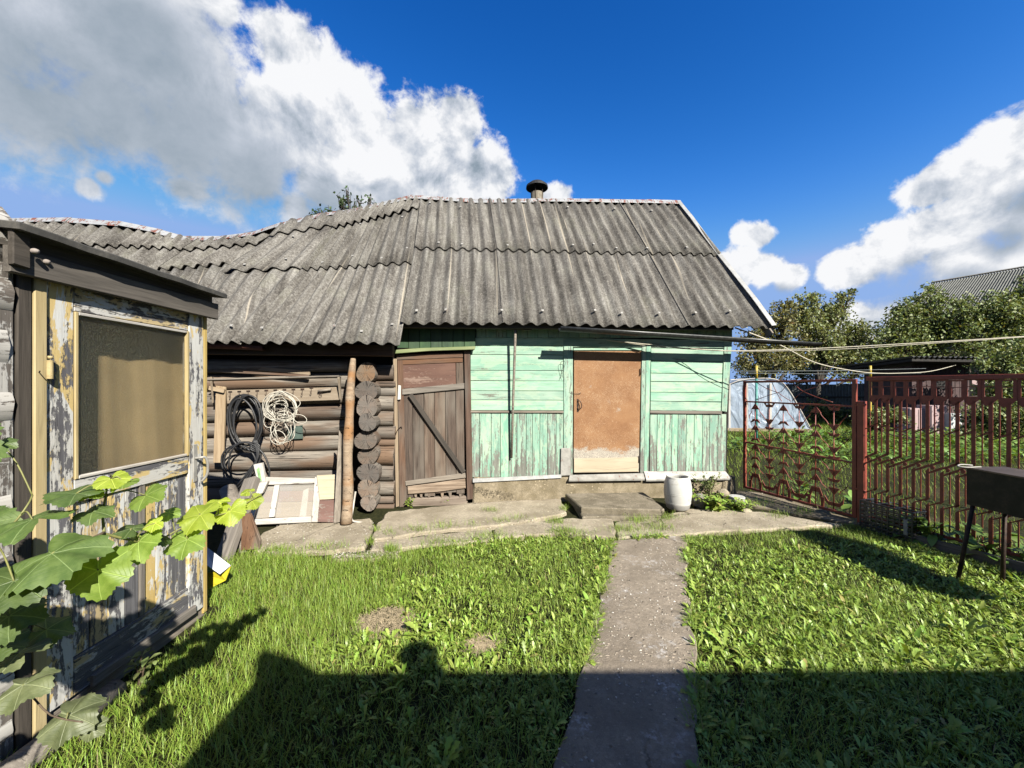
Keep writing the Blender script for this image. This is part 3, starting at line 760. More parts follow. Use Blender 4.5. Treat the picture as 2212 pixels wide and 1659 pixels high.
# left field, horizontal boards
for a, b in ((729, 747), (747, 766), (766, 800), (800, 822.5), (822.5, 844), (844, 864), (864, 886.5)):
    hboard(1016.5, 1217, a, a + .6, b, b + .6, M['green'], off=random.uniform(-.003, .003))
hboard(1016.5, 1217.5, 886.5, 887, 892, 892.5, M['grey'], 'waist_rail', 0.022, th=0.03)
xs = [1017, 1035.6, 1061, 1080.9, 1099, 1116.8, 1136.5, 1150.2, 1166.2, 1182.4, 1201.2, 1217.4]
for a, b in zip(xs[:-1], xs[1:]):
    vboard(a, b, 892, 892, 1031 + random.uniform(-2, 1), 1030, M['green_v'], off=random.uniform(-.003, .003))
# frieze under the eave
fx = [1028] + list(np.linspace(1050, 1565, 24))
for a, b in zip(fx[:-1], fx[1:]):
    vboard(a, b, 694, 694, 729, 729.4, M['green'], 'frieze_board', .006)
hboard(1217, 1565, 729.5, 735, 750, 752, M['green'], 'frieze_rail', 0.004)
# door jambs
vboard(1217.6, 1238, 748, 748, 1026, 1026, M['green_v'], 'jamb', .014, th=.03, lean=-.5)
vboard(1386.5, 1396, 748, 748, 1022, 1022, M['green_v'], 'jamb', .012, th=.03, lean=-4)
vboard(1396, 1406.5, 748, 748, 1020, 1020, M['green_v'], 'jamb', .018, th=.03, lean=-5)
slab('jamb_foot', [on_face(1212, 968, .03), on_face(1233, 968, .03), on_face(1233, 1027, .032), on_face(1211, 1028, .032)], NF, .012, M['galv_clean'], wall, (0, 0, 1))
# right field
for a, b in ((751.5, 779.5), (779.5, 806), (806, 824), (824, 847), (847, 866.5), (866.5, 887)):
    hboard(1406.5 - (a - 751) * .01, 1565.5 - (a - 751) * .052, a, a + 2.2, b, b + 1.6, M['green'], off=random.uniform(-.003, .003))
hboard(1404.5, 1560, 886.5, 888, 893.5, 895, M['grey'], 'waist_rail', 0.024, th=0.03)
xs = [1404.5, 1420, 1436, 1452, 1465, 1483, 1500, 1518, 1533.5, 1551.5, 1569.5]
for i, (a, b) in enumerate(zip(xs[:-1], xs[1:])):
    vboard(a, b, 894.5, 895, 1018, 1018, M['green_v'], off=random.uniform(-.003, .003), lean=-1.5)
slab('corner_trim', [on_face(1565.5, 735, .016), on_face(1582, 735, .016), on_face(1570.5, 890, .016), on_face(1559, 888, .016)], NF, .03, M['green_v'], wall, (0, 0, 1))
slab('corner_trim', [on_face(1565.5, 694, .012), on_face(1582, 694, .012), on_face(1582, 734, .012), on_face(1565.5, 734, .012)], NF, .03, M['green'], wall, (0, 0, 1))
# gable-side wall, back walls (seen only from the side)
def house_box():
    a = on_face(430, 1000, -.15); b = on_face(1570, 1000, -.15)
    A = Vector((a.x, a.y, 0)); B = Vector((b.x, b.y, 0)); d = EYF * 3.0
    zt = 2.75
    V = [A, B, B + d, A + d]; V += [p + UP * zt for p in V]
    F = [[1, 2, 6, 5], [2, 3, 7, 6], [3, 0, 4, 7], [0, 1, 5, 4]]
    # gable triangle on the right
    mid = (B + B + d) / 2 + UP * 4.75
    V += [mid + Vector((-.12, 0, 0))]; F.append([5, 6, 8])
    part('rear_walls', V, F, M['brown'], shed)
house_box()
# base flashings
slab('flashing', [on_face(1021, 1034, .05), on_face(1213, 1025, .05), on_face(1213, 1033, .06), on_face(1021, 1043, .06)], NF, .012, M['flash'], shed, XF)
def ledge(p, name, m):
    # sloping sheet-metal sill: back edge at wall, front edge lower and proud, with a turned-down lip
    (a, b), (c, d) = p
    P = [on_face(*a, .02), on_face(*b, .02), on_face(*d, .10), on_face(*c, .10)]
    lip = [P[3], P[2], P[2] - UP * .014, P[3] - UP * .014]
    V = P + lip; F = [[0, 3, 2, 1], [4, 7, 6, 5]]
    V2 = [v - UP * .012 - NF * .004 for v in V]
    part(name, V + V2, F + [[f + 8 for f in q][::-1] for q in F], m, shed)
ledge((((1231, 1026), (1390, 1022)), ((1229, 1036), (1393, 1034))), 'door_sill', M['galv_clean'])
ledge((((1391, 1018), (1567, 1018)), ((1396, 1036), (1579, 1033))), 'flashing', M['galv_clean'])

# orange door
od = slab('orange_door', [on_face(1240, 757, -.004), on_face(1385, 757, -.004), on_face(1380, 1020, 0), on_face(1239, 1022, 0)], NF, .04, M['orange'], shed, (0, 0, 1), .003)
od['label'] = 'orange-brown fibreboard door, scuffed pale towards the bottom'
slab('kick_board', [on_face(1240, 990.5, .012), on_face(1379, 988, .012), on_face(1379, 1019, .014), on_face(1240, 1021, .014)], NF, .011, M['kick'], od, XF, .002)
slab('head_trim', [on_face(1239, 752, .01), on_face(1386, 752, .01), on_face(1386, 756.5, .012), on_face(1239, 756.5, .012)], NF, .03, M['green'], wall, XF, .002)
hp = [on_face(1247, 868, .002), on_face(1252, 866, .03), on_face(1256, 873, .034), on_face(1256, 880, .034), on_face(1252, 884, .03), on_face(1248, 882, .012)]
tube('handle', catmull(hp, 5), .006, M['iron'], od, 6)
slab('handle_plate', [on_face(1246.5, 862, .004), on_face(1250, 862, .004), on_face(1250, 890, .004), on_face(1246.5, 890, .004)], NF, .004, M['iron'], od, (0, 0, 1), .001)
tube('hook', catmull([on_face(1231, 846, .03), on_face(1237, 849, .03), on_face(1246, 850, .02), on_face(1254, 850, .012), on_face(1253, 847, .02)], 4), .003, M['iron'], od, 6)
for v in (795, 985): tube('hinge', [on_face(1384.5 - (v - 790) * .02, v, .018), on_face(1384 - (v - 790) * .02, v + 15, .018)], .008, M['iron'], od, 8)

# brown plank door with brace
bdz = M['brown_door']
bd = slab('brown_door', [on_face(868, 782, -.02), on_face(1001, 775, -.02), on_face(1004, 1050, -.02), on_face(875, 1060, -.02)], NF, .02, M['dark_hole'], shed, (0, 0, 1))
bd['label'] = 'brown plank door with a diagonal brace and a rotten bottom edge'
slab('panel', [on_face(866.5, 788, .004), on_face(984, 784, .004), on_face(985, 831, .004), on_face(868, 840, .004)], NF, .02, M['red_panel'], bd, XF)
slab('panel', [on_face(985, 784, .002), on_face(1000, 783, .002), on_face(1001, 829, .002), on_face(986, 831, .002)], NF, .02, bdz, bd, (0, 0, 1))
bx = [872, 891, 915, 938, 961.5, 984, 1002]
for i, (a, b) in enumerate(zip(bx[:-1], bx[1:])):
    e = 1066 + random.uniform(-2, 12)
    vboard(a, b, 850 - i * 2.2, 848 - i * 2.2, e, e - 1, bdz, 'board', random.uniform(-.003, .003), bd, lean=2)
for a in (880, 893, 905, 922, 951, 968, 990):
    slab('splintered_end', [on_face(a, 1060, -.004), on_face(a + 8, 1060, -.004), on_face(a + 7, 1074 + random.uniform(-5, 4), -.004), on_face(a + 3, 1078 + random.uniform(-4, 2), -.004)], NF, .018, M['rotten'], bd, (0, 0, 1), .002)
slab('rail', [on_face(868.5, 840.5, .028), on_face(1003, 827.5, .028), on_face(1003, 840, .028), on_face(868.5, 853, .028)], NF, .028, M['grey'], bd, XF)
slab('rail', [on_face(875, 1040, .03), on_face(1005, 1022, .03), on_face(1006, 1032, .03), on_face(876, 1049.5, .03)], NF, .03, M['grey'], bd, XF)
slab('rotten_rail', [on_face(880, 1051, .024), on_face(940, 1043.5, .026), on_face(1005, 1034, .024), on_face(1006, 1055, .026), on_face(945, 1063, .026), on_face(881, 1068, .024)], NF, .03, M['rotten'], bd, XF, .006)
p0, p1 = on_face(886, 852, .035), on_face(1002, 1020, .035)
plank('brace', p0, p1, .062, .026, NF, M['dark_post'], bd)
tube('latch', catmull([on_face(853, 945, .02), on_face(858, 930, .04), on_face(866, 922, .03), on_face(868, 925, .03)], 4), .006, M['iron'], bd, 6)
# its frame
slab('door_post', [on_face(858, 772, .012), on_face(870, 772, .012), on_face(878, 1094, .02), on_face(863, 1096, .02)], NF, .09, M['brown'], shed, (0, 0, 1))
slab('door_post', [on_face(1002.5, 757, .016), on_face(1015.6, 757, .016), on_face(1022, 1078, .022), on_face(1009, 1080, .022)], NF, .09, M['brown'], shed, (0, 0, 1))
slab('door_lintel', [on_face(856, 766, .02), on_face(1000, 761.5, .02), on_face(1000, 772, .02), on_face(857, 778, .02)], NF, .08, M['brown'], shed, XF)
slab('door_lintel', [on_face(866, 778, .012), on_face(999.5, 772.5, .012), on_face(999.5, 782.5, .012), on_face(866, 788, .012)], NF, .06, M['brown'], shed, XF)
slab('door_threshold', [on_face(866, 1078, .0), on_face(1010, 1072, .0), on_face(1010, 1098, .0), on_face(866, 1104, .0)], NF, .2, M['rotten'], shed, XF, .02)
slab('lath_strip', [on_face(849, 775, .03), on_face(857, 775, .03), on_face(862, 1094, .03), on_face(855, 1096, .03)], NF, .012, M['lath'], shed, (0, 0, 1))
slab('white_tag', [on_face(860, 832, .05), on_face(866, 833, .05), on_face(865.5, 863, .05), on_face(858.5, 864, .05)], NF, .01, M['white_plastic'], shed, (0, 0, 1))
# dark green apron above the brown door
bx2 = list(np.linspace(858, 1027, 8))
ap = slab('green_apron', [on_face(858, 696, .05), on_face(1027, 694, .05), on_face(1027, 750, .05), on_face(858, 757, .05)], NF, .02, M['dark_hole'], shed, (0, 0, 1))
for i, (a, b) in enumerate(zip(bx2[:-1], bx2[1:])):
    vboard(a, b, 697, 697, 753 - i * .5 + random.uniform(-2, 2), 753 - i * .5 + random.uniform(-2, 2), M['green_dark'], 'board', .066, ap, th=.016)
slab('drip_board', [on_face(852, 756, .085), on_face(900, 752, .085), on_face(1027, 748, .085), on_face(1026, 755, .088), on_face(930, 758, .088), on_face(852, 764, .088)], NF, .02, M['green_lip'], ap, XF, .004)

# log barn: wall logs, interlocked corner with log ends
def log(name, p0, p1, r0, parent, m_end=True, bendz=0.0, sides=14, lump=1.0):
    p0, p1 = Vector(p0), Vector(p1); L = (p1 - p0).length
    Mx = frame(p1 - p0, UP, (p0 + p1) / 2)
    n = sides; seg = 6 if L < 1.2 else 16; V = []; F = []
    ph = [random.uniform(0, 6.28) for _ in range(3)]
    for i in range(seg + 1):
        x = -L / 2 + L * i / seg
        for k in range(n):
            a = 2 * math.pi * k / n
            r = r0 * (1 + lump * (.045 * math.sin(2 * a + ph[0]) + .03 * math.sin(3 * a + ph[1] + i * .3) + .015 * math.sin(i * 1.7 + ph[2])))
            V.append((x + random.uniform(-.004, .004) * (i in (0, seg)), r * math.cos(a), r * math.sin(a) + bendz * math.sin(math.pi * i / seg)))
    for i in range(seg):
        for k in range(n):
            k2 = (k + 1) % n; F.append([i * n + k, (i + 1) * n + k, (i + 1) * n + k2, i * n + k2])
    nb = len(F); o_ = len(V)
    V += [V[k] for k in range(n)] + [V[seg * n + k] for k in range(n)]        # own vertices, so that the cut ends stay crisp
    F.append([o_ + k for k in range(n)]); F.append([o_ + n + k for k in range(n)][::-1])
    F = [q[::-1] for q in F]
    me = mesh(name, V, F, M['log'], False)
    for q in me.polygons[:nb]: q.use_smooth = True
    me.materials.append(M['log_end'])
    for q in me.polygons[nb:]: q.material_index = 1
    return link(name, me, parent, Mx)
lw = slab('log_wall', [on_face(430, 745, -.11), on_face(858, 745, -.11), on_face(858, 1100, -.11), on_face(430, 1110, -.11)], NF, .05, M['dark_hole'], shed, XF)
rows_r = [775, 806, 839, 872, 907, 938, 971, 1014, 1050, 1084, 1112]
rows_l = [778, 812, 847, 882, 916, 949, 986, 1018, 1052, 1086, 1116]
for i in range(len(rows_r) - 1):
    pr = on_face(756, (rows_r[i] + rows_r[i + 1]) / 2, -.02); pl = on_face(330, (rows_l[i] + rows_l[i + 1]) / 2, -.02)
    rr = (rows_r[i + 1] - rows_r[i]) / 2 / FPX * 5.1
    log('log', pl, pr, rr * 1.035, lw, bendz=random.uniform(-.012, .012))
# stub logs between corner and door
for i, (v0, v1) in enumerate(((790, 822), (822, 838), (838, 856), (856, 887), (887, 920), (920, 948), (948, 964), (964, 1004), (1004, 1038), (1038, 1070), (1070, 1088), (1088, 1102))):
    rr = (v1 - v0) / 2 / FPX * 5.15
    log('log', on_face(790, (v0 + v1) / 2, .0), on_face(853 + random.uniform(-2, 3), (v0 + v1) / 2, .0), rr * 1.06, lw)
ends = [(790.5, 805, 22.5), (791, 844, 23), (792, 879, 25), (793, 913, 19.5), (790, 950.5, 23), (795, 985.5, 22.5), (796, 1023, 25), (794, 1057.5, 22), (796, 1088, 17)]
for (u, v, r) in ends:
    e = on_face(u, v, .33 + random.uniform(-.10, .06)); b = e - NF * .75
    log('corner_log', b, e, .94 * r / FPX * e.y, lw, sides=22, lump=1.7)
# top plate and eave beam in the dark under the roof
plank('eave_beam', on_face(330, 752, .22), on_face(850, 758, .22), .14, .14, NF, M['brown'], shed)
plank('eave_beam', on_face(860, 700, .20), on_face(1580, 706, .20), .10, .10, NF, M['dark_post'], shed)

# ------------------------------------------------------------------ roof
def on_line(u, v, y0): return at_y(u, v, y0 / (1 - KF * (u - CU) / FPX))
YE_R, YE_L, YR = 5.06, 4.85, 6.95
def border(px, ye):
    E = on_line(*px[0], ye); Rg = on_line(*px[-1], YR)
    n = XF.cross(Rg - E).normalized()
    out = [E]
    for (u, v) in px[1:-1]:
        d = Vector(((u - CU) / FPX, 1, -(v - CV) / FPX)); o = Vector((0, 0, CAM_H))
        t = (E - o).dot(n) / d.dot(n); out.append(o + d * t)
    return out + [Rg]
def at_t(b, ts, t):
    for i in range(len(ts) - 1):
        if t <= ts[i + 1] or i == len(ts) - 2:
            return b[i].lerp(b[i + 1], (t - ts[i]) / (ts[i + 1] - ts[i]))
roof = None
AMP = 0.029
def sheet(bl, br, ts, s0, s1, t0, t1, nw, lift, ph=0.0, parent=None, over=0.03, tilt=0.0, res=8, jag=0.0):
    """one corrugated sheet between two roof borders"""
    nx = int(nw * res) + 1; ny = 5; th = .007
    top = []; bot = []; UVs = []
    j1 = random.uniform(-jag, jag); j2 = random.uniform(-jag, jag)
    for j in range(ny):
        for i in range(nx):
            s = s0 + (s1 - s0) * i / (nx - 1)
            t = t0 + (t1 - t0) * j / (ny - 1) + (j1 * (1 - i / (nx - 1)) + j2 * i / (nx - 1)) * (1 - j / (ny - 1))
            L, Rr = at_t(bl, ts, t), at_t(br, ts, t)
            p = L.lerp(Rr, s)
            du = (Rr - L).normalized(); dv = (at_t(bl, ts, min(1, t + .05)) - at_t(bl, ts, max(0, t - .05))).normalized()
            n = du.cross(dv).normalized()
            hgt = AMP * math.cos(2 * math.pi * (nw * i / (nx - 1) + ph)) + lift + tilt * (1 - j / (ny - 1))
            top.append(p + n * hgt); bot.append(p + n * (hgt - th))
            UVs.append((s * (Rr - L).length, t * 3.3))
    V = top + bot; N = nx * ny; F = []
    for j in range(ny - 1):
        for i in range(nx - 1):
            a = j * nx + i; F.append([a, a + 1, a + nx + 1, a + nx]); F.append([N + a, N + a + nx, N + a + nx + 1, N + a + 1])
    for i in range(nx - 1):
        F.append([i, N + i, N + i + 1, i + 1]); a = (ny - 1) * nx + i; F.append([a, a + 1, N + a + 1, N + a])
    for j in range(ny - 1):
        a = j * nx; F.append([a, a + nx, N + a + nx, N + a]); a = j * nx + nx - 1; F.append([a, N + a, N + a + nx, a + nx])
    o = part('roof_sheet', V, F, M['slate'], parent, smooth=True, origin=top[0])
    me = o.data; uvl = me.uv_layers.new(name='UVMap'); UV2 = UVs + UVs
    for lp in me.loops: uvl.data[lp.index].uv = UV2[lp.vertex_index]
    # sharp rims
    for q in me.polygons[2 * (nx - 1) * (ny - 1):]: q.use_smooth = False
    return o
TSR = [0, .5, 1]
r_right = border([(1668, 707), (1552, 553), (1464, 440)], YE_R)
r_left = border([(866, 697), (897, 537), (909, 430)], YE_R)
TSL = [0, .48, .86, 1]
l1 = border([(860, 745), (893, 567), (904, 453), (909, 430)], YE_L)
l2 = border([(746, 741), (797, 573), (835, 470), (858, 436)], YE_L)
l3 = border([(517, 741), (655, 583), (722, 494), (750, 459)], YE_L)
l4 = border([(392, 738), (479, 590), (585, 514), (610, 484)], YE_L)
TSC = [0, .52, 1]
c0 = border([(410, 738), (508, 566), (598, 502)], YE_L)
c1 = border([(250, 740), (346, 578), (432, 516)], YE_L)
c2 = border([(60, 745), (195, 592), (305, 496)], YE_L)
c3 = border([(-130, 750), (10, 604), (150, 477)], YE_L)
c4 = border([(-330, 760), (-190, 620), (-20, 476)], YE_L)
# roof underside boards
V = []; F = []
def strip(bs, ts, dz=-.06):
    o0 = len(V)
    for b in bs:
        for t in np.linspace(0.03, 1, 6): V.append(at_t(b, ts, t) + Vector((0, .03, dz)))
    for i in range(len(bs) - 1):
        for j in range(5):
            a = o0 + i * 6 + j; F.append([a, a + 6, a + 7, a + 1])
strip([r_left, r_right], TSR); strip([l4, l3, l2, l1], TSL); strip([c4, c3, c2, c1, c0], TSC)
# rear slope
ridge_pts = [c4[-1], c3[-1], c2[-1], c1[-1], l4[-1], l3[-1], l2[-1], r_left[-1], r_right[-1]]
o0 = len(V)
for p in ridge_pts: V.append(p + Vector((0, .02, -.02))); V.append(p + EYF * 1.9 + UP * -2.4)
for i in range(len(ridge_pts) - 1): a = o0 + 2 * i; F.append([a, a + 2, a + 3, a + 1])
roof = part('roof', V, F, M['dark_post'], shed)
nsh = 4
for k in range(nsh):
    s0, s1 = k / nsh, (k + 1) / nsh
    sheet(r_left, r_right, TSR, s0, s1 + .004, 0 + random.uniform(-.002, .002), .545, 7, .004 * (k % 2), 0.0, roof, jag=.004)
for k in range(nsh):
    s0, s1 = k / nsh, (k + 1) / nsh
    sheet(r_left, r_right, TSR, s0, s1 + .004, .498 + random.uniform(-.003, .003), 1.0, 7, .014 + .004 * (k % 2), 0.0, roof, tilt=.012, jag=.005)
# older left-hand slope
sheet(l2, l1, TSL, 0, 1.03, 0.0, .53, 3.6, .010, 0.1, roof, tilt=.01, jag=.004)
sheet(l3, l2, TSL, 0, 1.01, 0.0, .53, 7, .0, 0.0, roof, jag=.006)
sheet(l4, l3, TSL, 0, 1.01, 0.0, .53, 4.2, .012, 0.3, roof, jag=.006)
sheet(l2, l1, TSL, 0, 1.03, .47, .90, 3.6, .022, 0.1, roof, tilt=.016, jag=.006)
sheet(l3, l2, TSL, 0, 1.01, .47, .90, 7, .014, 0.0, roof, tilt=.014, jag=.006)
sheet(l4, l3, TSL, 0, 1.01, .475, .90, 4.2, .026, 0.3, roof, tilt=.02, jag=.008)
sheet(l2, l1, TSL, 0, 1.02, .855, 1.0, 3.6, .040, 0.1, roof, tilt=.03, jag=.008)
sheet(l3, l2, TSL, 0, 1.01, .85, 1.0, 7, .032, 0.0, roof, tilt=.03, jag=.012)
sheet(l4, l3, TSL, 0, 1.01, .855, 1.0, 4.2, .040, 0.3, roof, tilt=.02, jag=.008)
for k, (a, b) in enumerate(((c1, c0), (c2, c1), (c3, c2), (c4, c3))):
    sheet(a, b, TSC, 0, 1.01, 0.0, .56, 6, -.035 + .006 * (k % 2), 0, roof)
    sheet(a, b, TSC, 0, 1.01, .515, .84, 6, -.022 + .006 * (k % 2), 0, roof, tilt=.02, jag=.01)
    sheet(a, b, TSC, 0, 1.01, .79, 1.0, 6, -.004 + .006 * (k % 2), 0, roof, tilt=.025, jag=.012)
# nail caps (pale squares of tin)
def cap_at(bl, br, ts, s, t, nw):
    s = (round(s * nw)) / nw
    L, Rr = at_t(bl, ts, t), at_t(br, ts, t); p = L.lerp(Rr, s); du = (Rr - L).normalized(); dv = (at_t(bl, ts, 1) - at_t(bl, ts, 0)).normalized(); n = du.cross(dv).normalized()
    c = p + n * (AMP + .034); q = .016
    plank('nail_cap', c - du * q, c + du * q, .034, .005, n + du * random.uniform(-.3, .3), M['galv_clean'], roof, .001)
for s in (.035, .11, .25, .36, .50, .58, .68, .79, .90): cap_at(r_left, r_right, TSR, s, .06 + random.uniform(-.01, .02), 28)
for s in (.07, .14, .30, .50, .58, .66, .75, .88): cap_at(r_left, r_right, TSR, s, .53 + random.uniform(-.01, .02), 28)
for s in (.05, .15, .72, .86, .55): cap_at(r_left, r_right, TSR, s, .9 + random.uniform(-.03, .03), 28)
for (b0, b1, nw) in ((l3, l2, 7), (l2, l1, 3.6), (l4, l3, 4.2)):
    for s, t in ((.2, .06), (.8, .07), (.3, .52), (.75, .54), (.5, .80)): cap_at(b0, b1, TSL, s, t + random.uniform(-.02, .02), nw)
# ridge caps
rp = [(-60, 478), (0, 477), (150, 475), (260, 483), (346, 500), (400, 515), (470, 515), (548, 505), (604, 486), (690, 466), (750, 458), (830, 440), (888, 426), (912, 427), (1015, 434), (1150, 433), (1300, 434), (1400, 435), (1467, 437)]
RP = [on_line(u, v, YR) for u, v in rp]
for i in range(len(RP) - 1):
    a, b = RP[i], RP[i + 1]
    h = .035 + .006 * (i % 2); d1 = Vector((0, -.075, -.085 - .006 * (i % 3))); d2 = Vector((0, .13, -.12))
    ext = (b - a).normalized() * .03
    A, B = a - ext + UP * h, b + ext + UP * h
    V = [A + d1, B + d1, B, A, A + d2, B + d2]; V2 = [p - UP * .005 for p in V]
    F = [[0, 1, 2, 3], [3, 2, 5, 4]]
    part('ridge_cap', V + V2, F + [[k + 6 for k in q][::-1] for q in F] + [[0, 6, 7, 1]], M['galv'], roof, origin=a)
# verge flashing on the right rake
V = []; F = []
for t in np.linspace(0, 1, 7):
    p = at_t(r_right, TSR, t); dv = (r_right[-1] - r_right[0]).normalized(); n = XF.cross(dv).normalized()
    wob = .012 * math.sin(t * 9)
    V += [p + n * (.040 + wob) - XF * .03, p + n * (.050 + wob) + XF * .035, p + n * (-.05 + wob) + XF * .04]
for i in range(6):
    a = 3 * i; F += [[a, a + 1, a + 4, a + 3], [a + 1, a + 2, a + 5, a + 4]]
V += [v - Vector((0.003, 0, .004)) for v in V]; F += [[k + 21 for k in q][::-1] for q in F]
part('verge_flashing', V, F, M['flash'], roof, origin=r_right[0])
plank('verge_board', r_right[0] + UP * -.12 + XF * -.02, r_right[-1] + UP * -.12 + XF * -.02, .11, .025, XF, M['grey'], roof)

# chimney pipe with rain cap
cb = at_y(1160, 446, 7.12)
ch = thing('chimney_pipe', 'stained round chimney pipe with a dark conical rain cap on the roof ridge', 'chimney', cb)
V, F = lathe_vf([(.0, -.45), (.112, -.45), (.114, .0), (.116, .21), (.119, .24), (.098, .24), (.094, .10), (0, .10)], 20, cb); part('pipe', V, F, M['asbestos_pipe'], ch, smooth=False)
V, F = lathe_vf([(.0, .475), (.05, .465), (.13, .43), (.198, .375), (.204, .335), (.196, .335), (.18, .37), (0, .44)], 24, cb); part('rain_cap', V, F, M['cap_metal'], ch, smooth=False)
for a in (0.4, 2.5, 4.4, 5.6): tube('stay', [cb + Vector((.116 * math.cos(a), .116 * math.sin(a), .10)), cb + Vector((.125 * math.cos(a), .125 * math.sin(a), .38))], .006, M['iron'], ch, 6)

# gutters
def gutter(name, p0, p1, r, m, label, cat, parent=None, open_half=True):
    ax = (p1 - p0).normalized(); z = (UP - ax * UP.dot(ax)).normalized(); y = z.cross(ax)
    V = []; F = []; n = 10
    for p in (p0, p0.lerp(p1, .33), p0.lerp(p1, .67), p1):
        for rr in (r, r * .88):
            for k in range(n + 1):
                a = math.pi + math.pi * k / n
                V.append(p + y * rr * math.cos(a) + z * rr * math.sin(a))
    w2 = 2 * (n + 1)
    for i in range(3):
        for k in range(n):
            a = i * w2 + k; F.append([a, a + w2, a + w2 + 1, a + 1]); b = a + n + 1; F.append([b, b + 1, b + w2 + 1, b + w2])
        for k in (0, n): a = i * w2 + k; F.append([a, a + n + 1, a + n + 1 + w2, a + w2])
    for i in (0, 3):
        for k in range(n): a = i * w2 + k; F.append([a, a + 1, a + n + 2, a + n + 1])
    if parent: return part(name, V, F, m, parent, smooth=True)
    return tag(part(name, V, F, m, smooth=True, origin=p0), label, cat)
gutter('black_gutter', at_y(1209, 706, 5.06), at_y(1768, 741, 5.66), .062, M['black_pvc'], 'long black plastic gutter sagging from the eave past the green wall', 'gutter')
g0, g1 = at_y(330, 738, 4.40), at_y(570, 748, 4.62)
gutter('rusty_gutter', g0, g1, .052, M['rust_pipe'], 'rusty red-brown gutter under the eave of the log barn', 'gutter')
for k in range(7):
    s = .04 + k * .15; p = r_left[0].lerp(r_right[0], s)
# ------------------------------------------------------------------ dwelling house round the camera (log wall at left, eave that shades the near lawn)
home = thing('dwelling_house', 'whitewashed log wall of the dwelling house beside the porch door', 'house', (-2.4, 0.4, 0))
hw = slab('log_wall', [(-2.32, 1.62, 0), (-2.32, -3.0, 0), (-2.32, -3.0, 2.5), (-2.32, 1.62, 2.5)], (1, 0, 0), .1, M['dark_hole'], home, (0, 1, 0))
for i in range(10):
    z = .13 + i * .235
    o = log('log', (-2.295, -2.8, z), (-2.295, 1.645 + random.uniform(-.008, .008), z), .16, hw)
    o.data.materials[0] = M['whitewash_log']; o.data.materials[1] = M['whitewash_log']
EV = 2.7
wing = thing('house_wing', 'plain rendered wing of the dwelling house with an overhanging flat eave', 'house', (4.0, -3.0, 0))
slab('wall', [(0.95, -1.5, 0), (9.0, -1.5, 0), (9.0, -1.5, EV - .02), (0.95, -1.5, EV - .02)], (0, 1, 0), 3.4, M['brick_wall'], wing, (1, 0, 0))
hp_ = [(0.57, -.99, EV), (9.4, -.94, EV), (9.4, -7.0, EV), (0.57, -7.0, EV), (2.0, -4.0, EV + 1.95), (8.0, -4.0, EV + 1.95)]
part('hip_roof', hp_ + [(x_, y_, z_ - .10) for x_, y_, z_ in hp_[:4]], [[0, 1, 5, 4], [1, 2, 5], [2, 3, 4, 5], [3, 0, 4], [9, 8, 7, 6], [0, 6, 7, 1], [1, 7, 8, 2], [2, 8, 9, 3], [3, 9, 6, 0]], M['felt'], wing)  # unseen; pitched slopes added to block more of the sky behind
slab('roof_horn', [(0.58, -1.0, EV + .17), (0.78, -1.0, EV + .10), (0.90, -1.0, EV + .002), (0.58, -1.0, EV + .002)], (0, 1, 0), .08, M['felt'], wing, (1, 0, 0))
V, F = lathe_vf([(0, 0), (.085, 0), (.085, .12), (.11, .13), (.11, .19), (0, .20)], 12, (1.52, -1.05, EV + .002)); part('vent', V, F, M['cap_metal'], wing)

# ------------------------------------------------------------------ porch with the peeling glazed door
PX = -2.15
porch = thing('porch', 'small weathered timber porch with dark fascia and felt roof', 'porch', (-2.4, 2.2, 0))
XP = Vector((1, 0, 0)); YA = Vector((0, 1, 0))
def pq(y0, y1, z0, z1, x=PX): return [(x, y0, z0), (x, y1, z0), (x, y1, z1), (x, y0, z1)]
slab('post', pq(1.665, 1.716, 0, 2.13, PX + .01), XP, .10, M['dark_post'], porch, UP)
slab('corner_board', pq(1.590, 1.660, 0, 2.13, PX + .004), XP, .05, M['whitewash_log'], porch, UP, .006)
slab('jamb', pq(1.720, 1.768, 0.02, 2.13, PX + .016), XP, .09, M['yellow'], porch, UP)
slab('jamb', pq(2.690, 2.722, 0.02, 2.12, PX - .005), XP, .09, M['yellow'], porch, UP)
slab('sill_beam', pq(1.70, 2.74, -.05, .062, PX - .02), XP, .14, M['grey'], porch, YA)
tube('ground_log', [(-2.06, 1.05, .03), (-2.04, 1.75, .035), (-2.06, 2.0, .03)], .055, M['grey'], porch, 10)
slab('fascia', pq(1.605, 2.748, 2.085, 2.195, PX + .055), XP, .03, M['fascia'], porch, YA)
slab('fascia', pq(1.595, 2.748, 2.197, 2.275, PX + .012), XP, .028, M['fascia'], porch, YA)
slab('fascia_end', [(PX + .075, 1.60, 2.115), (PX + .075, 1.66, 2.11), (PX + .075, 1.66, 2.262), (PX + .075, 1.60, 2.266)], XP, .022, M['dark_post'], porch, YA)
for (y, z) in ((1.665, 2.19), (1.73, 2.165)):
    V, F = lathe_vf([(0, .012), (.008, .010), (.012, .0), (.012, -.01)], 10); Mx = frame((0, 1, 0), (1, 0, 0), (PX + .088 if y < 1.70 else PX + .058, y, z)); part('bolt', V, F, M['pipe_inside'], porch, Mx, smooth=True)
rf = [(-2.035, 1.59, 2.288), (-2.035, 2.75, 2.268), (-3.3, 2.75, 2.37), (-3.3, 1.59, 2.40)]
slab('felt_roof', ragged(rf, .12, .008), UP, .032, M['felt'], porch, YA, .006)
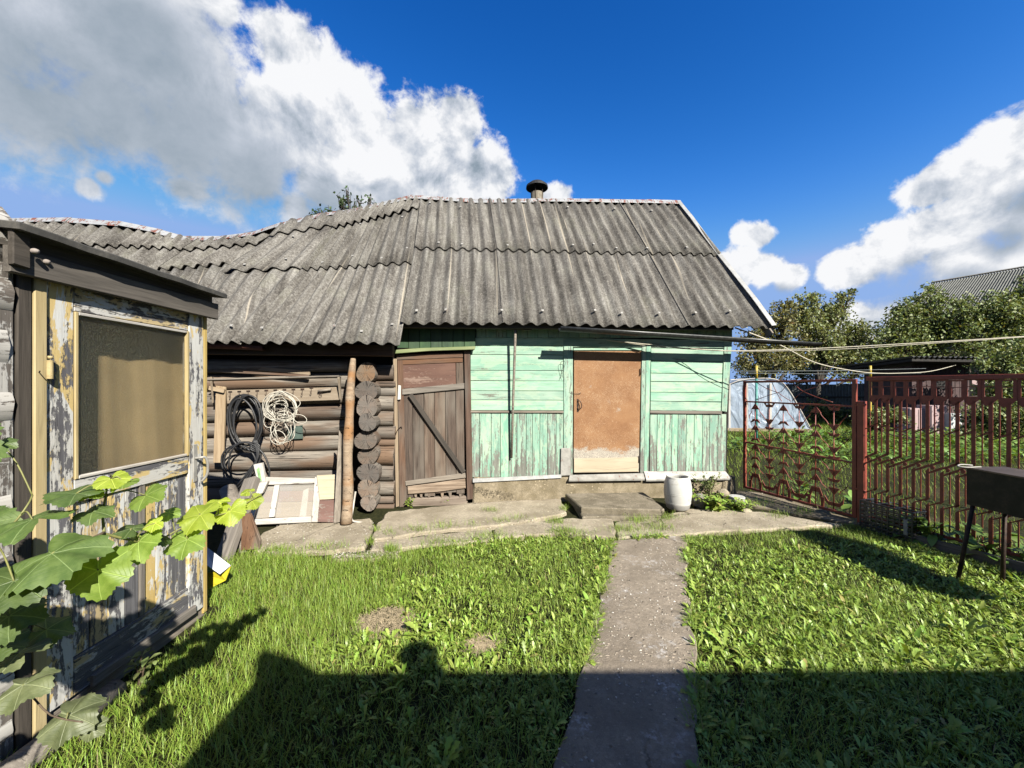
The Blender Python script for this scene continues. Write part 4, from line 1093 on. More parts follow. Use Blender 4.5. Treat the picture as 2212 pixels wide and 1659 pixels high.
# porch body
slab('end_wall', [(PX - .03, 2.73, 0), (-3.3, 2.73, 0), (-3.3, 2.73, 2.25), (PX - .03, 2.73, 2.25)], (0, 1, 0), .03, M['grey'], porch, UP)
slab('inner_floor', [(PX - .12, 1.6, .04), (-3.3, 1.6, .04), (-3.3, 2.7, .04), (PX - .12, 2.7, .04)], UP, .05, M['dark_post'], porch, YA)
V = []; F = []
for i in range(61):
    y_ = 1.73 + .95 * i / 60
    for k in range(5): V.append((-2.285 + .006 * math.sin(i * .31 + .4 * math.sin(k * .9)) + .002 * math.sin(i * 1.1 + k), y_, 1.0 + 1.05 * k / 4))
for i in range(60):
    for k in range(4): a = i * 5 + k; F.append([a, a + 5, a + 6, a + 1])
part('curtain', V, F, M['tan_panel'], porch, smooth=True)
slab('inner_wall', [(-2.9, 1.70, .1), (-2.9, 2.69, .1), (-2.9, 2.69, 2.1), (-2.9, 1.70, 2.1)], XP, .02, M['green_dim'], porch, UP)
slab('ceiling', [(PX - .1, 1.6, 2.13), (-3.3, 1.6, 2.2), (-3.3, 2.7, 2.2), (PX - .1, 2.7, 2.13)], UP, .02, M['dark_post'], porch, YA)
# door leaf: stiles, rails, glazing beads, pane, lower panels
DR = [1.772, 2.684]
gd = slab('glazed_door', pq(1.775, 2.681, .085, 1.10, PX - .03), XP, .012, M['peel'], porch, UP)
gd['label'] = 'peeling white and yellow porch door with one large patterned pane'
slab('stile', pq(1.772, 1.888, .085, 2.10), XP, .042, M['peel'], gd, UP, .004)
slab('stile', pq(2.560, 2.682, .07, 2.10), XP, .042, M['peel'], gd, UP, .004)
slab('top_rail', pq(1.889, 2.559, 1.975, 2.10, PX - .001), XP, .04, M['peel_y'], gd, YA, .004)
slab('lock_rail', pq(1.889, 2.559, 1.03, 1.145, PX - .001), XP, .04, M['peel'], gd, YA, .004)
slab('bottom_rail', pq(1.889, 2.559, .085, .265, PX - .001), XP, .04, M['peel'], gd, YA, .004)
slab('drip_board', pq(1.96, 2.60, .075, .13, PX + .022), XP, .022, M['grey'], gd, YA, .006)
for (a, b, c, d) in ((1.889, 1.905, 1.147, 1.973), (2.541, 2.558, 1.147, 1.973)): slab('bead', pq(a, b, c, d, PX + .006), XP, .022, M['yellow'], gd, UP, .003)
for (a, b, c, d) in ((1.906, 2.540, 1.957, 1.973), (1.906, 2.540, 1.147, 1.163)): slab('bead', pq(a, b, c, d, PX + .006), XP, .022, M['white_old'], gd, YA, .003)
part('pane', pq(1.904, 2.542, 1.162, 1.958, PX - .012), [[0, 1, 2, 3]], M['pane'], gd)
ys = [1.889, 1.975, 2.06, 2.15, 2.228]
for k_, (a, b) in enumerate(zip(ys[:-1], ys[1:])): slab('panel_board', pq(a + .0015, b - .0015, .267, 1.028, PX - .016 + random.uniform(-.003, .003)), XP, .012, M['peel_y'] if k_ in (1,) else M['peel'], gd, UP, .002)
slab('middle_stile', pq(2.229, 2.262, .267, 1.028, PX - .006), XP, .03, M['grey'], gd, UP, .003)
ys = [2.263, 2.34, 2.43, 2.50, 2.558]
for a, b in zip(ys[:-1], ys[1:]): slab('panel_board', pq(a + .0015, b - .0015, .267, 1.028, PX - .016 + random.uniform(-.003, .003)), XP, .012, M['peel_y'] if a < 2.3 else M['peel'], gd, UP, .002)
slab('lock_plate', pq(2.592, 2.622, .96, 1.215, PX + .005), XP, .006, M['galv_clean'], gd, UP, .002)
tube('handle', catmull([(PX + .004, 2.608, 1.12), (PX + .04, 2.612, 1.125), (PX + .055, 2.63, 1.12), (PX + .058, 2.645, 1.07), (PX + .05, 2.648, 1.0), (PX + .02, 2.64, .955)], 5), .0085, M['galv_clean'], gd, 8)
for z0, z1 in ((1.640, 1.725), (.42, .50)): tube('hinge', [(PX + .024, 1.770, z0), (PX + .024, 1.770, z1)], .011, M['yellow'], gd, 12, smooth=False)
for z0, z1 in ((1.732, 1.745), (.505, .515)): tube('hinge_pin', [(PX + .026, 1.770, z0), (PX + .026, 1.770, z1)], .009, M['yellow'], gd, 8)
tube('nail', [(PX + .018, 1.735, 1.668), (PX + .045, 1.715, 1.673)], .0025, M['iron'], porch, 6)

# ------------------------------------------------------------------ clutter along the log barn
OF = .17
rack = thing('coat_rack', 'long wooden coat rack with a row of iron hooks on the log wall', 'coat rack', on_face(600, 868, OF))
slab('hook_board', [on_face(489, 843, OF), on_face(735, 836, OF), on_face(737, 864, OF), on_face(490, 872, OF)], NF, .022, M['lath'], rack, XF)
a, b = on_face(448, 822, OF + .13), on_face(566, 821, OF + .13)
plank('shelf_slat', on_face(449, 821, OF + .07), on_face(735, 813.5, OF + .07), .09, .02, UP - NF * .15, M['grey'], rack)
for (p, q) in ((733, 836), (458, 843)):
    slab('bracket', [on_face(p, 814, OF + .11), on_face(p, 818, OF + .11), on_face(p + 4, q + 27, OF + .02), on_face(p + 4, 816, OF)], XF, .022, M['lath'], rack, UP)
slab('left_leg', [on_face(466, 833, OF + .03), on_face(487, 836, OF + .03), on_face(482, 1000, OF + .05), on_face(460, 1000, OF + .05)], NF, .026, M['lath'], rack, UP)
plank('cross_stub', on_face(452, 838, OF + .05), on_face(485, 845, OF + .05), .05, .03, NF, M['lath'], rack)
for k in range(10):
    u = 497 + k * 19.5; v = 849 - k * .75
    if k == 9: v -= 2
    pts = [on_face(u, v - 3, OF + .006), on_face(u, v, OF + .02), on_face(u, v + 6, OF + .022), on_face(u - .5, v + 9, OF + .035), on_face(u - 2, v + 9, OF + .048), on_face(u - 2.5, v + 5, OF + .05)]
    h = tube('hook', catmull(pts, 3), .0035, M['iron'], rack, 5)
    slab('hook_plate', [on_face(u - 4, v - 4, OF + .005), on_face(u + 4, v - 4.3, OF + .005), on_face(u + 4, v - 1, OF + .005), on_face(u - 4, v - .7, OF + .005)], NF, .005, M['iron'], h, XF, .001)
ty = [on_face(687, 845, OF + .03), on_face(715, 841, OF + .03)]
t_ = tag(tube('wooden_toggle', ty, .016, M['grey'], None, 8), 'short wooden toggle hanging on the coat rack hooks', 'toggle')
tube('ring', catmull([on_face(692, 848, OF + .03), on_face(689, 852, OF + .03), on_face(692, 856, OF + .03), on_face(695, 852, OF + .03), on_face(692, 848, OF + .03)], 4), .003, M['iron'], t_, 5)
# things pushed in under the eave
tag(plank('roof_batten', on_face(560, 796, .06), on_face(670, 806, .12), .05, .03, NF, M['lath']), 'pale batten tucked under the eave above the coat rack', 'batten')
tag(plank('dark_batten', on_face(440, 800, .10), on_face(668, 812, .16), .03, .03, NF, M['brown']), 'thin dark batten tucked under the eave above the coat rack', 'batten')
# hose coil
hose = thing('hose_coil', 'coil of black rubber hose hanging from the coat rack', 'hose', on_face(530, 960, OF + .07))
def loop_px(cu, cv, ru, rv, off, rot=0.0, turns=1.0, ph=-math.pi / 2, n=26, jit=1.2, doff=0.0):
    P = []
    for i in range(int(n * turns) + 1):
        a = ph + 2 * math.pi * i / n
        x = ru * math.cos(a); y = rv * math.sin(a)
        P.append(on_face(cu + x * math.cos(rot) - y * math.sin(rot) + random.uniform(-jit, jit) * .3, cv + x * math.sin(rot) + y * math.cos(rot) + random.uniform(-jit, jit) * .3, off + doff * i / n))
    return P
for (cu, cv, ru, rv, off, rot) in ((531, 910, 33, 58, .05, -.10), (533, 908, 29, 54, .07, -.02), (528, 913, 36, 60, .06, -.16), (536, 911, 31, 57, .09, .05), (525, 912, 28, 52, .08, -.2)):
    tube('coil', loop_px(cu, cv, ru, rv, OF + off, rot), .0115, M['hose'], hose, 8, cap=False)
for (cu, cv, ru, rv, off, rot) in ((524, 990, 42, 33, .10, -.5), (538, 1012, 42, 58, .12, -.35), (516, 1000, 36, 40, .09, -.75)):
    tube('coil', loop_px(cu, cv, ru, rv, OF + off, rot), .0110, M['hose'], hose, 8, cap=False)
for k in range(3):
    tube('strand', catmull([on_face(548 + k * 3, 950, OF + .11), on_face(556 + k, 985, OF + .13), on_face(544 - k * 4, 1020, OF + .15), on_face(528 - k * 8, 1048, OF + .16), on_face(512 - k * 10, 1062, OF + .1)], 5), .0125, M['hose'], hose, 8)
for k in range(3):
    tube('binding', loop_px(551, 962 + k * 4, 11, 5, OF + .12, .3, n=14), .010, M['hose'], hose, 6, cap=False)
# white cable tangle
cab = thing('cable_tangle', 'tangled bundle of thin white cable hanging from the coat rack', 'cable', on_face(609, 930, OF + .06))
def tangle(seed, n, cu, cv, ru, rv):
    rs = random.Random(seed); P = []; a = rs.uniform(0, 6.28); s = 1.0
    for i in range(n):
        a += rs.uniform(.25, .75)
        s = min(1.08, max(.35, s + rs.uniform(-.16, .16)))
        P.append(on_face(cu + ru * s * math.cos(a) + rs.uniform(-3, 3), cv + rv * s * math.sin(a) + rs.uniform(-3, 3), OF + .05 + rs.uniform(0, .09)))
    return catmull(P, 4)
tube('strand', tangle(1, 62, 607, 878, 37, 32), .0042, M['cable'], cab, 5)
tube('strand', tangle(2, 48, 605, 884, 36, 32), .0042, M['cable'], cab, 5)
tube('strand', tangle(5, 34, 611, 922, 24, 34), .0042, M['cable'], cab, 5)
tube('strand', tangle(8, 30, 607, 930, 22, 26), .0042, M['cable'], cab, 5)
for k in range(5): tube('strand', loop_px(603 + k * 2, 878 + k, 36 - k, 33 - k * 1.2, OF + .10, .1 * k, n=22, jit=3), .0042, M['cable'], cab, 5, cap=False)
for (cu, cv, ru, rv) in ((648, 905, 15, 9), (582, 908, 12, 16), (600, 945, 17, 15)): tube('strand', loop_px(cu, cv, ru, rv, OF + .11, .3, n=16), .0045, M['cable'], cab, 5, cap=False)
tube('strand', catmull([on_face(590, 862, OF + .1), on_face(596, 850, OF + .08), on_face(605, 843, OF + .05)], 4), .0045, M['cable'], cab, 5)
# little grey-green tile wedged behind the cable
tag(slab('green_tile', [on_face(620, 926, .09), on_face(653, 918, .09), on_face(654, 948, .10), on_face(622, 950, .10)], NF, .012, M['green_glass'], None, XF), 'small dull green tile leaning on the log wall behind the cable', 'tile')
# stripped pine pole propping the eave
tag(tube('pine_pole', catmull([on_face(748, 1131, .74), on_face(752, 1060, .68), on_face(751, 980, .61), on_face(755, 900, .53), on_face(757, 840, .47), on_face(763, 775, .40)], 3), [.064, .062, .057, .060, .058, .052, .054, .060, .054, .047, .050, .055, .048, .045, .040, .030], M['pine'], None, 12), 'stripped pine pole standing upright at the log corner', 'pole')
tag(slab('split_board', [on_face(732, 930, .50), on_face(737, 940, .50), on_face(735, 1128, .70), on_face(720, 1131, .70)], NF, .025, M['grey'], None, UP), 'narrow grey split board leaning beside the pine pole', 'board')
tag(tube('white_conduit', catmull([on_face(768, 1062, .55), on_face(763, 1095, .62), on_face(760, 1122, .70), on_face(775, 1128, .68), on_face(806, 1130, .62)], 4), .011, M['white_old'], None, 6), 'bent pale pipe lying at the foot of the pine pole', 'pipe')
# old window sash leaning against the wall
ws = thing('old_window_sash', 'old white window sash leaning against the log barn', 'window sash', on_face(620, 1132, .66))
def wf(u, v):
    t = (1134 - v) / 105.0
    return on_face(u, v, .66 - .26 * t)
TLc, TRc, BRc, BLc = (572, 1034), (693, 1031), (686, 1127), (530, 1133)
wn = (wf(690, 1127) - wf(540, 1132)).cross(wf(600, 1034) - wf(600, 1132)).normalized()
if wn.y > 0: wn = -wn
slab('stile', [wf(680, 1031), wf(694, 1031), wf(687, 1128), wf(672, 1128)], wn, .04, M['white_old'], ws, UP)
slab('stile', [wf(560, 1060), wf(569, 1050), wf(543, 1133), wf(530, 1133)], wn, .04, M['white_old'], ws, UP)
slab('rail', [wf(574, 1030), wf(680, 1033), wf(680, 1044), wf(588, 1047), wf(570, 1047)], wn, .04, M['white_old'], ws, XF)
slab('rail', [wf(543, 1121), wf(672, 1115), wf(672, 1128), wf(540, 1134)], wn, .042, M['white_old'], ws, XF)
slab('mullion', [wf(592, 1049), wf(603, 1048), wf(592, 1117), wf(580, 1118)], wn, .036, M['white_old'], ws, UP)
for P in ([wf(604, 1047), wf(679, 1045), wf(672, 1114), wf(593, 1117)], [wf(569, 1050), wf(591, 1049), wf(580, 1117), wf(545, 1120)]):
    slab('pane', [p - wn * .02 for p in P], wn, .004, M['clear'], ws, XF, .0005)
for k, (v0, v1, mm) in enumerate(((1040, 1058, 'grey'), (1058, 1082, 'red_board'), (1082, 1118, 'lath'))):
    o = slab('backing_board', [wf(575 - k * 8, v0) - wn * .07, wf(690, v0 - 1) - wn * .07, wf(683, v1 - 2) - wn * .07, wf(560 - k * 8, v1) - wn * .07], wn, .018, M[mm], None, XF)
    tag(o, ['grey board behind the top of the old window sash', 'red-brown board behind the middle of the old window sash', 'pale knotty board behind the foot of the old window sash'][k], 'board')
tag(slab('white_batten', [wf(652, 1058) - wn * .045, wf(664, 1052) - wn * .045, wf(658, 1116) - wn * .045, wf(643, 1116) - wn * .045], wn, .015, M['white_old'], None, UP), 'short white batten standing behind the old window pane', 'batten')
tag(slab('fibreboard_sheet', [on_face(684, 1027, .42), on_face(728, 1025, .42), on_face(728, 1078, .54), on_face(690, 1080, .54)], NF, .012, M['cream'], None, XF), 'cream fibreboard sheet standing behind the old window sash', 'board')
tag(slab('worn_board', [on_face(690, 1081, .56), on_face(726, 1080, .56), on_face(722, 1129, .68), on_face(686, 1128, .68)], NF, .02, M['red_board'], None, XF), 'worn red-brown board below the cream fibreboard sheet', 'board')
bx = thing('painted_offcut', 'white offcut with a green stripe standing behind the window sash', 'offcut', on_face(562, 1040, .40))
slab('board', [on_face(547, 1004, .36), on_face(566, 1000, .36), on_face(573, 1040, .44), on_face(556, 1043, .44)], NF, .04, M['white_old'], bx, UP)
slab('green_stripe', [on_face(553, 1008, .367), on_face(559, 1006, .367), on_face(565, 1039, .447), on_face(560, 1040, .447)], NF, .004, simple('leaf_green_paint', (0.24, 0.42, 0.17), .6), bx, UP, .0005)
slab('white_block', [on_face(560, 1043, .5), on_face(578, 1040, .5), on_face(566, 1066, .56), on_face(548, 1070, .56)], NF, .05, M['white_old'], bx, XF)
# leaning old beams
b0, b1 = on_ground(480, 1212), at_y(546, 1034, 4.15)
tag(plank('leaning_beam', b0 - UP * .02, b1, .145, .09, Vector((-.2, -1, .35)), M['grey'], None, .012), 'heavy grey squared beam leaning in the corner by the porch', 'beam')
tag(tube('round_post', [at_y(540, 1192, 3.80), at_y(515, 1120, 3.95), at_y(492, 1056, 4.12)], [.085, .082, .078], M['grey'], None, 12), 'round grey fence post leaning beside the squared beam', 'post')
tag(slab('flat_stake', [at_y(522, 1112, 3.80), at_y(540, 1110, 3.80), at_y(562, 1168, 3.72), at_y(560, 1186, 3.72), at_y(520, 1190, 3.72)], NF, .03, M['brown'], None, UP), 'short broad stake stuck in the ground below the leaning beam', 'stake')
# folded white and yellow sheet beside the porch corner
fs = thing('folded_sheet', 'folded white sheet with a bright yellow underside lying by the porch corner', 'sheet', on_ground(468, 1278))
W0, W1, W2, W3 = at_y(434, 1172, 3.10), at_y(498, 1221, 3.02), at_y(474, 1240, 2.96), at_y(434, 1212, 2.98)
part('white_flap', [W0, W1, W2, W3] + [p - Vector((0, -.006, .006)) for p in (W0, W1, W2, W3)], [[0, 3, 2, 1], [4, 5, 6, 7], [0, 1, 5, 4], [1, 2, 6, 5], [2, 3, 7, 6]], M['bluewhite'], fs)
Y0, Y1, Y2, Y3, Y4 = at_y(436, 1240, 3.02), at_y(474, 1234, 3.0), at_y(499, 1222, 3.03), at_y(487, 1254, 3.02), at_y(438, 1279, 3.0)
part('yellow_flap', [Y0, Y1, Y2, Y3, Y4] + [p + Vector((0, .008, 0)) for p in (Y0, Y1, Y2, Y3, Y4)], [[0, 4, 3, 1], [1, 3, 2], [5, 6, 8, 9], [6, 7, 8], [4, 9, 8, 3], [3, 8, 7, 2]], M['vivid_yellow'], fs)

# ------------------------------------------------------------------ by the green wall
tool = thing('hanging_tool', 'long wooden pole with a crossbar hanging from the eave in front of green wall', 'tool', on_face(1106, 990, .10))
tube('handle', [on_face(1113.5, 712, .17), on_face(1112.5, 745, .15), on_face(1108, 880, .09), on_face(1105, 989, .045)], [.017, .018, .017, .015], M['grey'], tool, 8)
plank('crossbar', on_face(1081, 707.5, .18), on_face(1149, 709.5, .18), .05, .03, NF, M['dark_post'], tool)
tag(tube('wire_hooks', catmull([on_face(1216, 816, .035), on_face(1212, 800, .04), on_face(1211, 784, .045), on_face(1218, 780, .05), on_face(1221, 785, .045), on_face(1216, 802, .04), on_face(1211, 818, .035)], 5), .003, M['iron'], None, 5), 'thin wire loop hanging on the green door jamb', 'wire')
st = slab('concrete_step', [on_ground(1221, 1066, .125), on_ground(1390, 1063, .125), on_ground(1412, 1078, .125), on_ground(1435, 1098, .125), on_ground(1430, 1101, .125), on_ground(1256, 1096, .125)], UP, .075, M['step'], None, XF, .012)
tag(st, 'low worn concrete step before the orange-brown door', 'step')
P = [on_ground(1226, 1068, .045), on_ground(1396, 1066, .045), on_ground(1431, 1116, .045), on_ground(1258, 1117, .045)]
for p in P: p.z = .049
slab('lower_slab', P, UP, .06, M['step'], st, XF, .01)

bp = on_ground(1464, 1097, .045); bp.z = .042
bar = thing('white_barrel', 'white plastic barrel standing by the step with its lid off', 'barrel', bp)
H = .415
prof = [(.0, .012), (.128, .0), (.140, .012), (.152, .07), (.163, .14), (.169, .205), (.168, .27), (.160, .335), (.146, .385), (.140, .395), (.141, .405), (.135, H), (.126, H), (.122, .395), (.140, .36), (.155, .25), (.150, .10), (.12, .03), (0, .03)]
V, F = lathe_vf(prof, 32, bp)
o = part('body', V, F, M['white_plastic'], bar, smooth=True)
o.data.materials.append(M['barrel_foot'])
for q in o.data.polygons:
    if q.center.z < .075 and q.center.z >= 0: q.material_index = 1
for z, rr in ((.085, .1565), (.195, .1700), (.215, .1702)): 
    V, F = lathe_vf([(rr - .004, z - .005), (rr + .0015, z), (rr - .004, z + .005)], 32, bp); part('hoop', V, F, M['white_plastic'], bar, smooth=True)

def stone(name, c, s, label, m, seed):
    bm = bmesh.new(); bmesh.ops.create_icosphere(bm, subdivisions=3, radius=1)
    rs = random.Random(seed); ph = [rs.uniform(0, 6) for _ in range(6)]
    for v in bm.verts:
        d = v.co.normalized(); k = 1 + .12 * math.sin(3 * d.x + ph[0]) + .10 * math.sin(4 * d.y + ph[1]) + .08 * math.sin(5 * d.z + ph[2]) + .04 * math.sin(11 * d.x + 7 * d.y + ph[3])
        v.co = Vector((d.x * s[0], d.y * s[1], d.z * s[2])) * k
    me = bpy.data.meshes.new(name); bm.to_mesh(me); bm.free(); me.materials.append(m)
    me.polygons.foreach_set('use_smooth', [True] * len(me.polygons))
    return tag(link(name, me, None, Matrix.Translation(Vector(c))), label, 'stone')
stone('dark_stone', on_ground(1516, 1098) + Vector((0, .06, .07)), (.14, .10, .09), 'dark rounded stone with a pale rim among weeds beside the barrel', M['rock'], 1)
stone('pale_stone', on_ground(1566, 1078) + Vector((0, .05, .06)), (.075, .07, .08), 'small pale stone against the cracked foundation corner', M['paving'], 2)
stone('flat_stone', on_ground(1612, 1108) + Vector((0, 0, .02)), (.08, .05, .03), 'flat pale stone at the edge of the weeds', M['paving'], 4)
lp = on_ground(1592, 1084)
V, F = lathe_vf([(0, 0), (.088, 0), (.098, .012), (.10, .07), (.098, .078), (.0, .080)], 28, lp)
tag(part('white_tub', V, F, M['white_plastic'], None, origin=lp), 'upturned white plastic tub by the foundation corner', 'tub')

# ------------------------------------------------------------------ gate and fence of red-brown steel
G0, G1 = Vector((3.57, 5.90, 0)), Vector((4.08, 4.58, 0))
GD = (G1 - G0).normalized(); GL = (G1 - G0).length; GN = Vector((GD.y, -GD.x, 0)).normalized()
if GN.x > 0: GN = -GN
def gpt(a, z, off=0.0): return G0 + GD * a + UP * z + GN * off
def gpoly(name, pts, parent, th=.006, off=0.0, m=None): return slab(name, [gpt(a, z, off) for a, z in pts], GN, th, m or M['red_metal'], parent, GD, .001)
def on_gate(u, v):
    d = Vector(((u - CU) / FPX, 1, -(v - CV) / FPX)); o = Vector((0, 0, CAM_H)); t = (G0 - o).dot(GN) / d.dot(GN); return o + d * t
gate = thing('metal_gate', 'red-brown steel gate with rows of triangle ornaments beside the green shed', 'gate', gpt(GL / 2, 0))
def rail(name, a0, z0, a1, z1, wd, parent, th=.03, off=.0): return plank(name, gpt(a0, z0, off), gpt(a1, z1, off), wd, th, GN, M['red_metal'], parent, .003)
rail('stile', 0, .06, 0, 1.70, .04, gate); rail('stile', GL, .05, GL, 1.70, .045, gate)
rail('rail', .02, 1.685, GL - .02, 1.685, .03, gate, .028); rail('rail', .02, 1.385, GL - .02, 1.375, .022, gate, .02)
rail('rail', .02, .765, GL - .02, .70, .022, gate, .02); rail('rail', .02, .075, GL - .02, .065, .03, gate, .028)
cols = []
for x in (365, 510, 655, 820, 990, 1180):
    p = on_gate(1555.3 + x / 4.8, 880); cols.append((p - G0).dot(GD))
for a in cols: tube('rod', [gpt(a, .08, .0), gpt(a, 1.385, .0)], .0060, M['red_metal'], gate, 6)
hat = [(-.068, -.022), (-.034, .022), (.034, .022), (.068, -.022), (.050, -.022), (.026, .004), (-.026, .004), (-.050, -.022)]
def put_hat(a, z, s=1, w=1.0):
    # left, top and right pieces so that every face is convex
    gpoly('ornament', [(a - .068 * w, z - .022 * s), (a - .034 * w, z + .022 * s), (a + .034 * w, z + .022 * s), (a + .068 * w, z - .022 * s), (a + .045 * w, z - .018 * s), (a + .012 * w, z + .0 * s), (a - .012 * w, z + .0 * s), (a - .045 * w, z - .018 * s)], gate)
def put_tri(a, z, s=1): gpoly('ornament', [(a - .066, z - .042 * s), (a + .066, z - .042 * s), (a + .008, z + .040 * s), (a - .008, z + .040 * s)], gate)
def cup(a, z): gpoly('ornament', [(a - .07, z + .022), (a - .045, z - .020), (a + .045, z - .020), (a + .07, z + .022), (a + .02, z + .014), (a, z + .03), (a - .02, z + .014)], gate)
rows = [1.10, .815, .535]
for i, a in enumerate(cols):
    ev = i % 2 == 0
    if ev: put_tri(a, 1.315)
    else: cup(a, 1.335); gpoly('ornament', [(a - .085, 1.375), (a - .045, 1.375), (a - .06, 1.34)], gate); gpoly('ornament', [(a + .045, 1.375), (a + .085, 1.375), (a + .06, 1.34)], gate)
    for z in rows:
        if ev: put_hat(a, z, 1.3, 1.15); put_tri(a, z - .095)
        else: put_tri(a, z, -1); cup(a, z - .09)
    # heavy wavy band along the bottom
    if ev:
        gpoly('foot_arch', [(a - .085, .22), (a - .05, .315), (a + .05, .315), (a + .085, .22), (a + .055, .20), (a + .035, .255), (a - .035, .255), (a - .055, .20)], gate)
        for s in (-1, 1): gpoly('foot_leg', [(a + s * .055, .21), (a + s * .10, .20), (a + s * .095, .08), (a + s * .065, .08)], gate)
    else:
        gpoly('foot_band', [(a - .105, .24), (a - .06, .17), (a + .06, .17), (a + .105, .24), (a + .10, .17), (a + .06, .125), (a - .06, .125), (a - .10, .17)], gate)
        put_tri(a, .31, -1)
ac = [0.02] + cols + [GL - .02]
for i in range(len(ac) - 1):
    a, b = ac[i], ac[i + 1]; ev = i % 2 == 1
    zz = [1.30] + rows
    for k, z in enumerate(zz):
        e0, e1 = (z - .12, (zz + [.25])[k + 1] + .03)
        if k == 0: e0 = 1.28
        P = [(a + .055, e0), (a + .35 * (b - a), e0 - .04), (a + .6 * (b - a), e1 + .05), (b - .055, e1)] if ev else [(a + .055, e1), (a + .4 * (b - a), e1 + .05), (a + .65 * (b - a), e0 - .04), (b - .055, e0)]
        if b - a < .13: P = [P[0], P[-1]]
        tube('zigzag_wire', catmull([gpt(x, y, .0) for x, y in P], 3), .0050, M['red_metal'], gate, 5)
def gline(*pp):
    return tube('top_wire', catmull([on_gate(1555.3 + x / 4.8, 795 + y / 4.8) for x, y in pp], 4), .0045, M['red_metal'], gate, 5)
gline((370, 145), (480, 210), (600, 255)); gline((600, 255), (640, 240), (690, 180), (740, 145)); gline((540, 150), (590, 260), (640, 345)); gline((380, 330), (500, 285), (600, 255)); gline((600, 255), (680, 310), (740, 345))
gline((740, 145), (800, 195), (860, 240), (1000, 300), (1170, 355)); gline((750, 340), (860, 245), (1000, 195), (1160, 140))
for k in range(7): gpoly('stile_notch', [(.0, .30 + k * .17), (.028, .28 + k * .17), (.028, .33 + k * .17), (.0, .36 + k * .17)], gate)
# posts
pst = thing('gate_post', 'thick red-brown steel gate post between gate and fence', 'post', gpt(GL + .07, 0))
slab('shaft', [gpt(GL + .035, -.1, .03), gpt(GL + .105, -.1, .03), gpt(GL + .105, 1.44, .03), gpt(GL + .035, 1.44, .03)], GN, .06, M['red_metal'], pst, UP, .006)
tube('hinge', [gpt(GL + .02, 1.40, .02), gpt(GL + .12, 1.40, .02)], .012, M['red_metal'], pst, 8)
tube('hinge', [gpt(GL + .02, .40, .02), gpt(GL + .12, .39, .02)], .012, M['red_metal'], pst, 8)
# fence
FL = 3.5; F0 = GL + .12
fence = thing('metal_fence', 'red-brown steel fence of pierced scrap strips along the garden', 'fence', gpt(F0 + FL / 2, 0))
rail('top_rail', F0, 1.70, F0 + FL, 1.70, .045, fence, .045); rail('bottom_rail', F0, .10, F0 + FL, .10, .03, fence, .03)
mw = .108
def strip_module(a):
    polys = []
    def q(pts): polys.append(pts)
    # header: frame round a square hole with a thin cross bar
    q([(0, 1.665), (mw, 1.665), (mw, 1.68), (0, 1.68)])
    q([(0, 1.51), (.022, 1.51), (.022, 1.665), (0, 1.665)]); q([(.086, 1.51), (mw, 1.51), (mw, 1.665), (.086, 1.665)])
    q([(.022, 1.602), (.086, 1.602), (.086, 1.609), (.022, 1.609)])
    q([(0, 1.455), (mw, 1.49), (mw, 1.51), (0, 1.51)]); q([(.03, 1.42), (.062, 1.44), (mw, 1.49), (0, 1.455)])
    # bars
    for z0, z1 in ((1.16, 1.475), (.86, 1.16), (.44, .76), (.12, .40)):
        q([(.002, z0), (.012, z0), (.012, z1), (.002, z1)]); q([(.046, z0 - .03), (.074, z0), (.074, z1), (.046, z1 - .03)])
    # slanted webs between the bar rows
    for z in (1.15, .815, .745, .41):
        h = .018 if z in (.815, .745) else .010
        q([(-.034, z - .035), (.012, z - .008), (.074, z + .03), (.074, z + .03 + h * 1.6), (.012, z + h), (-.034, z - .035 + h)])
    for z in (.78,):
        q([(-.018, z - .028), (.002, z - .02), (.012, z), (.002, z + .012), (-.018, z + .02), (-.026, z)])
    V = []; F = []
    th = .005
    for pts in polys:
        n = len(pts); o = len(V)
        V += [(x, z, 0) for x, z in pts] + [(x, z, -th) for x, z in pts]
        F.append([o + i for i in range(n)]); F.append([o + n + i for i in range(n)][::-1])
        for i in range(n): j = (i + 1) % n; F.append([o + i, o + n + i, o + n + j, o + j])
    return V, F
sv, sf = strip_module(0)
smesh = mesh('pierced_strip', sv, sf, M['red_metal'])
for k in range(int(FL / mw)):
    zoff = .006 * math.sin(k * 1.9)
    Mx = Matrix((GD, UP, GD.cross(UP))).transposed().to_4x4(); Mx.translation = gpt(F0 + .02 + k * mw, zoff - .0, .004 * (k % 2))
    link('pierced_strip', smesh, fence, Mx)
for a in (F0 + 1.9,): rail('post', a, -.1, a, 1.68, .06, fence, .05, -.05)
# border plank along the fence foot
tag(plank('border_plank', gpt(F0 + .42, .03, .15), gpt(F0 + 2.6, .035, .12), .11, .03, GN, M['grey'], None), 'long pale plank set on edge along the fence foot', 'plank')
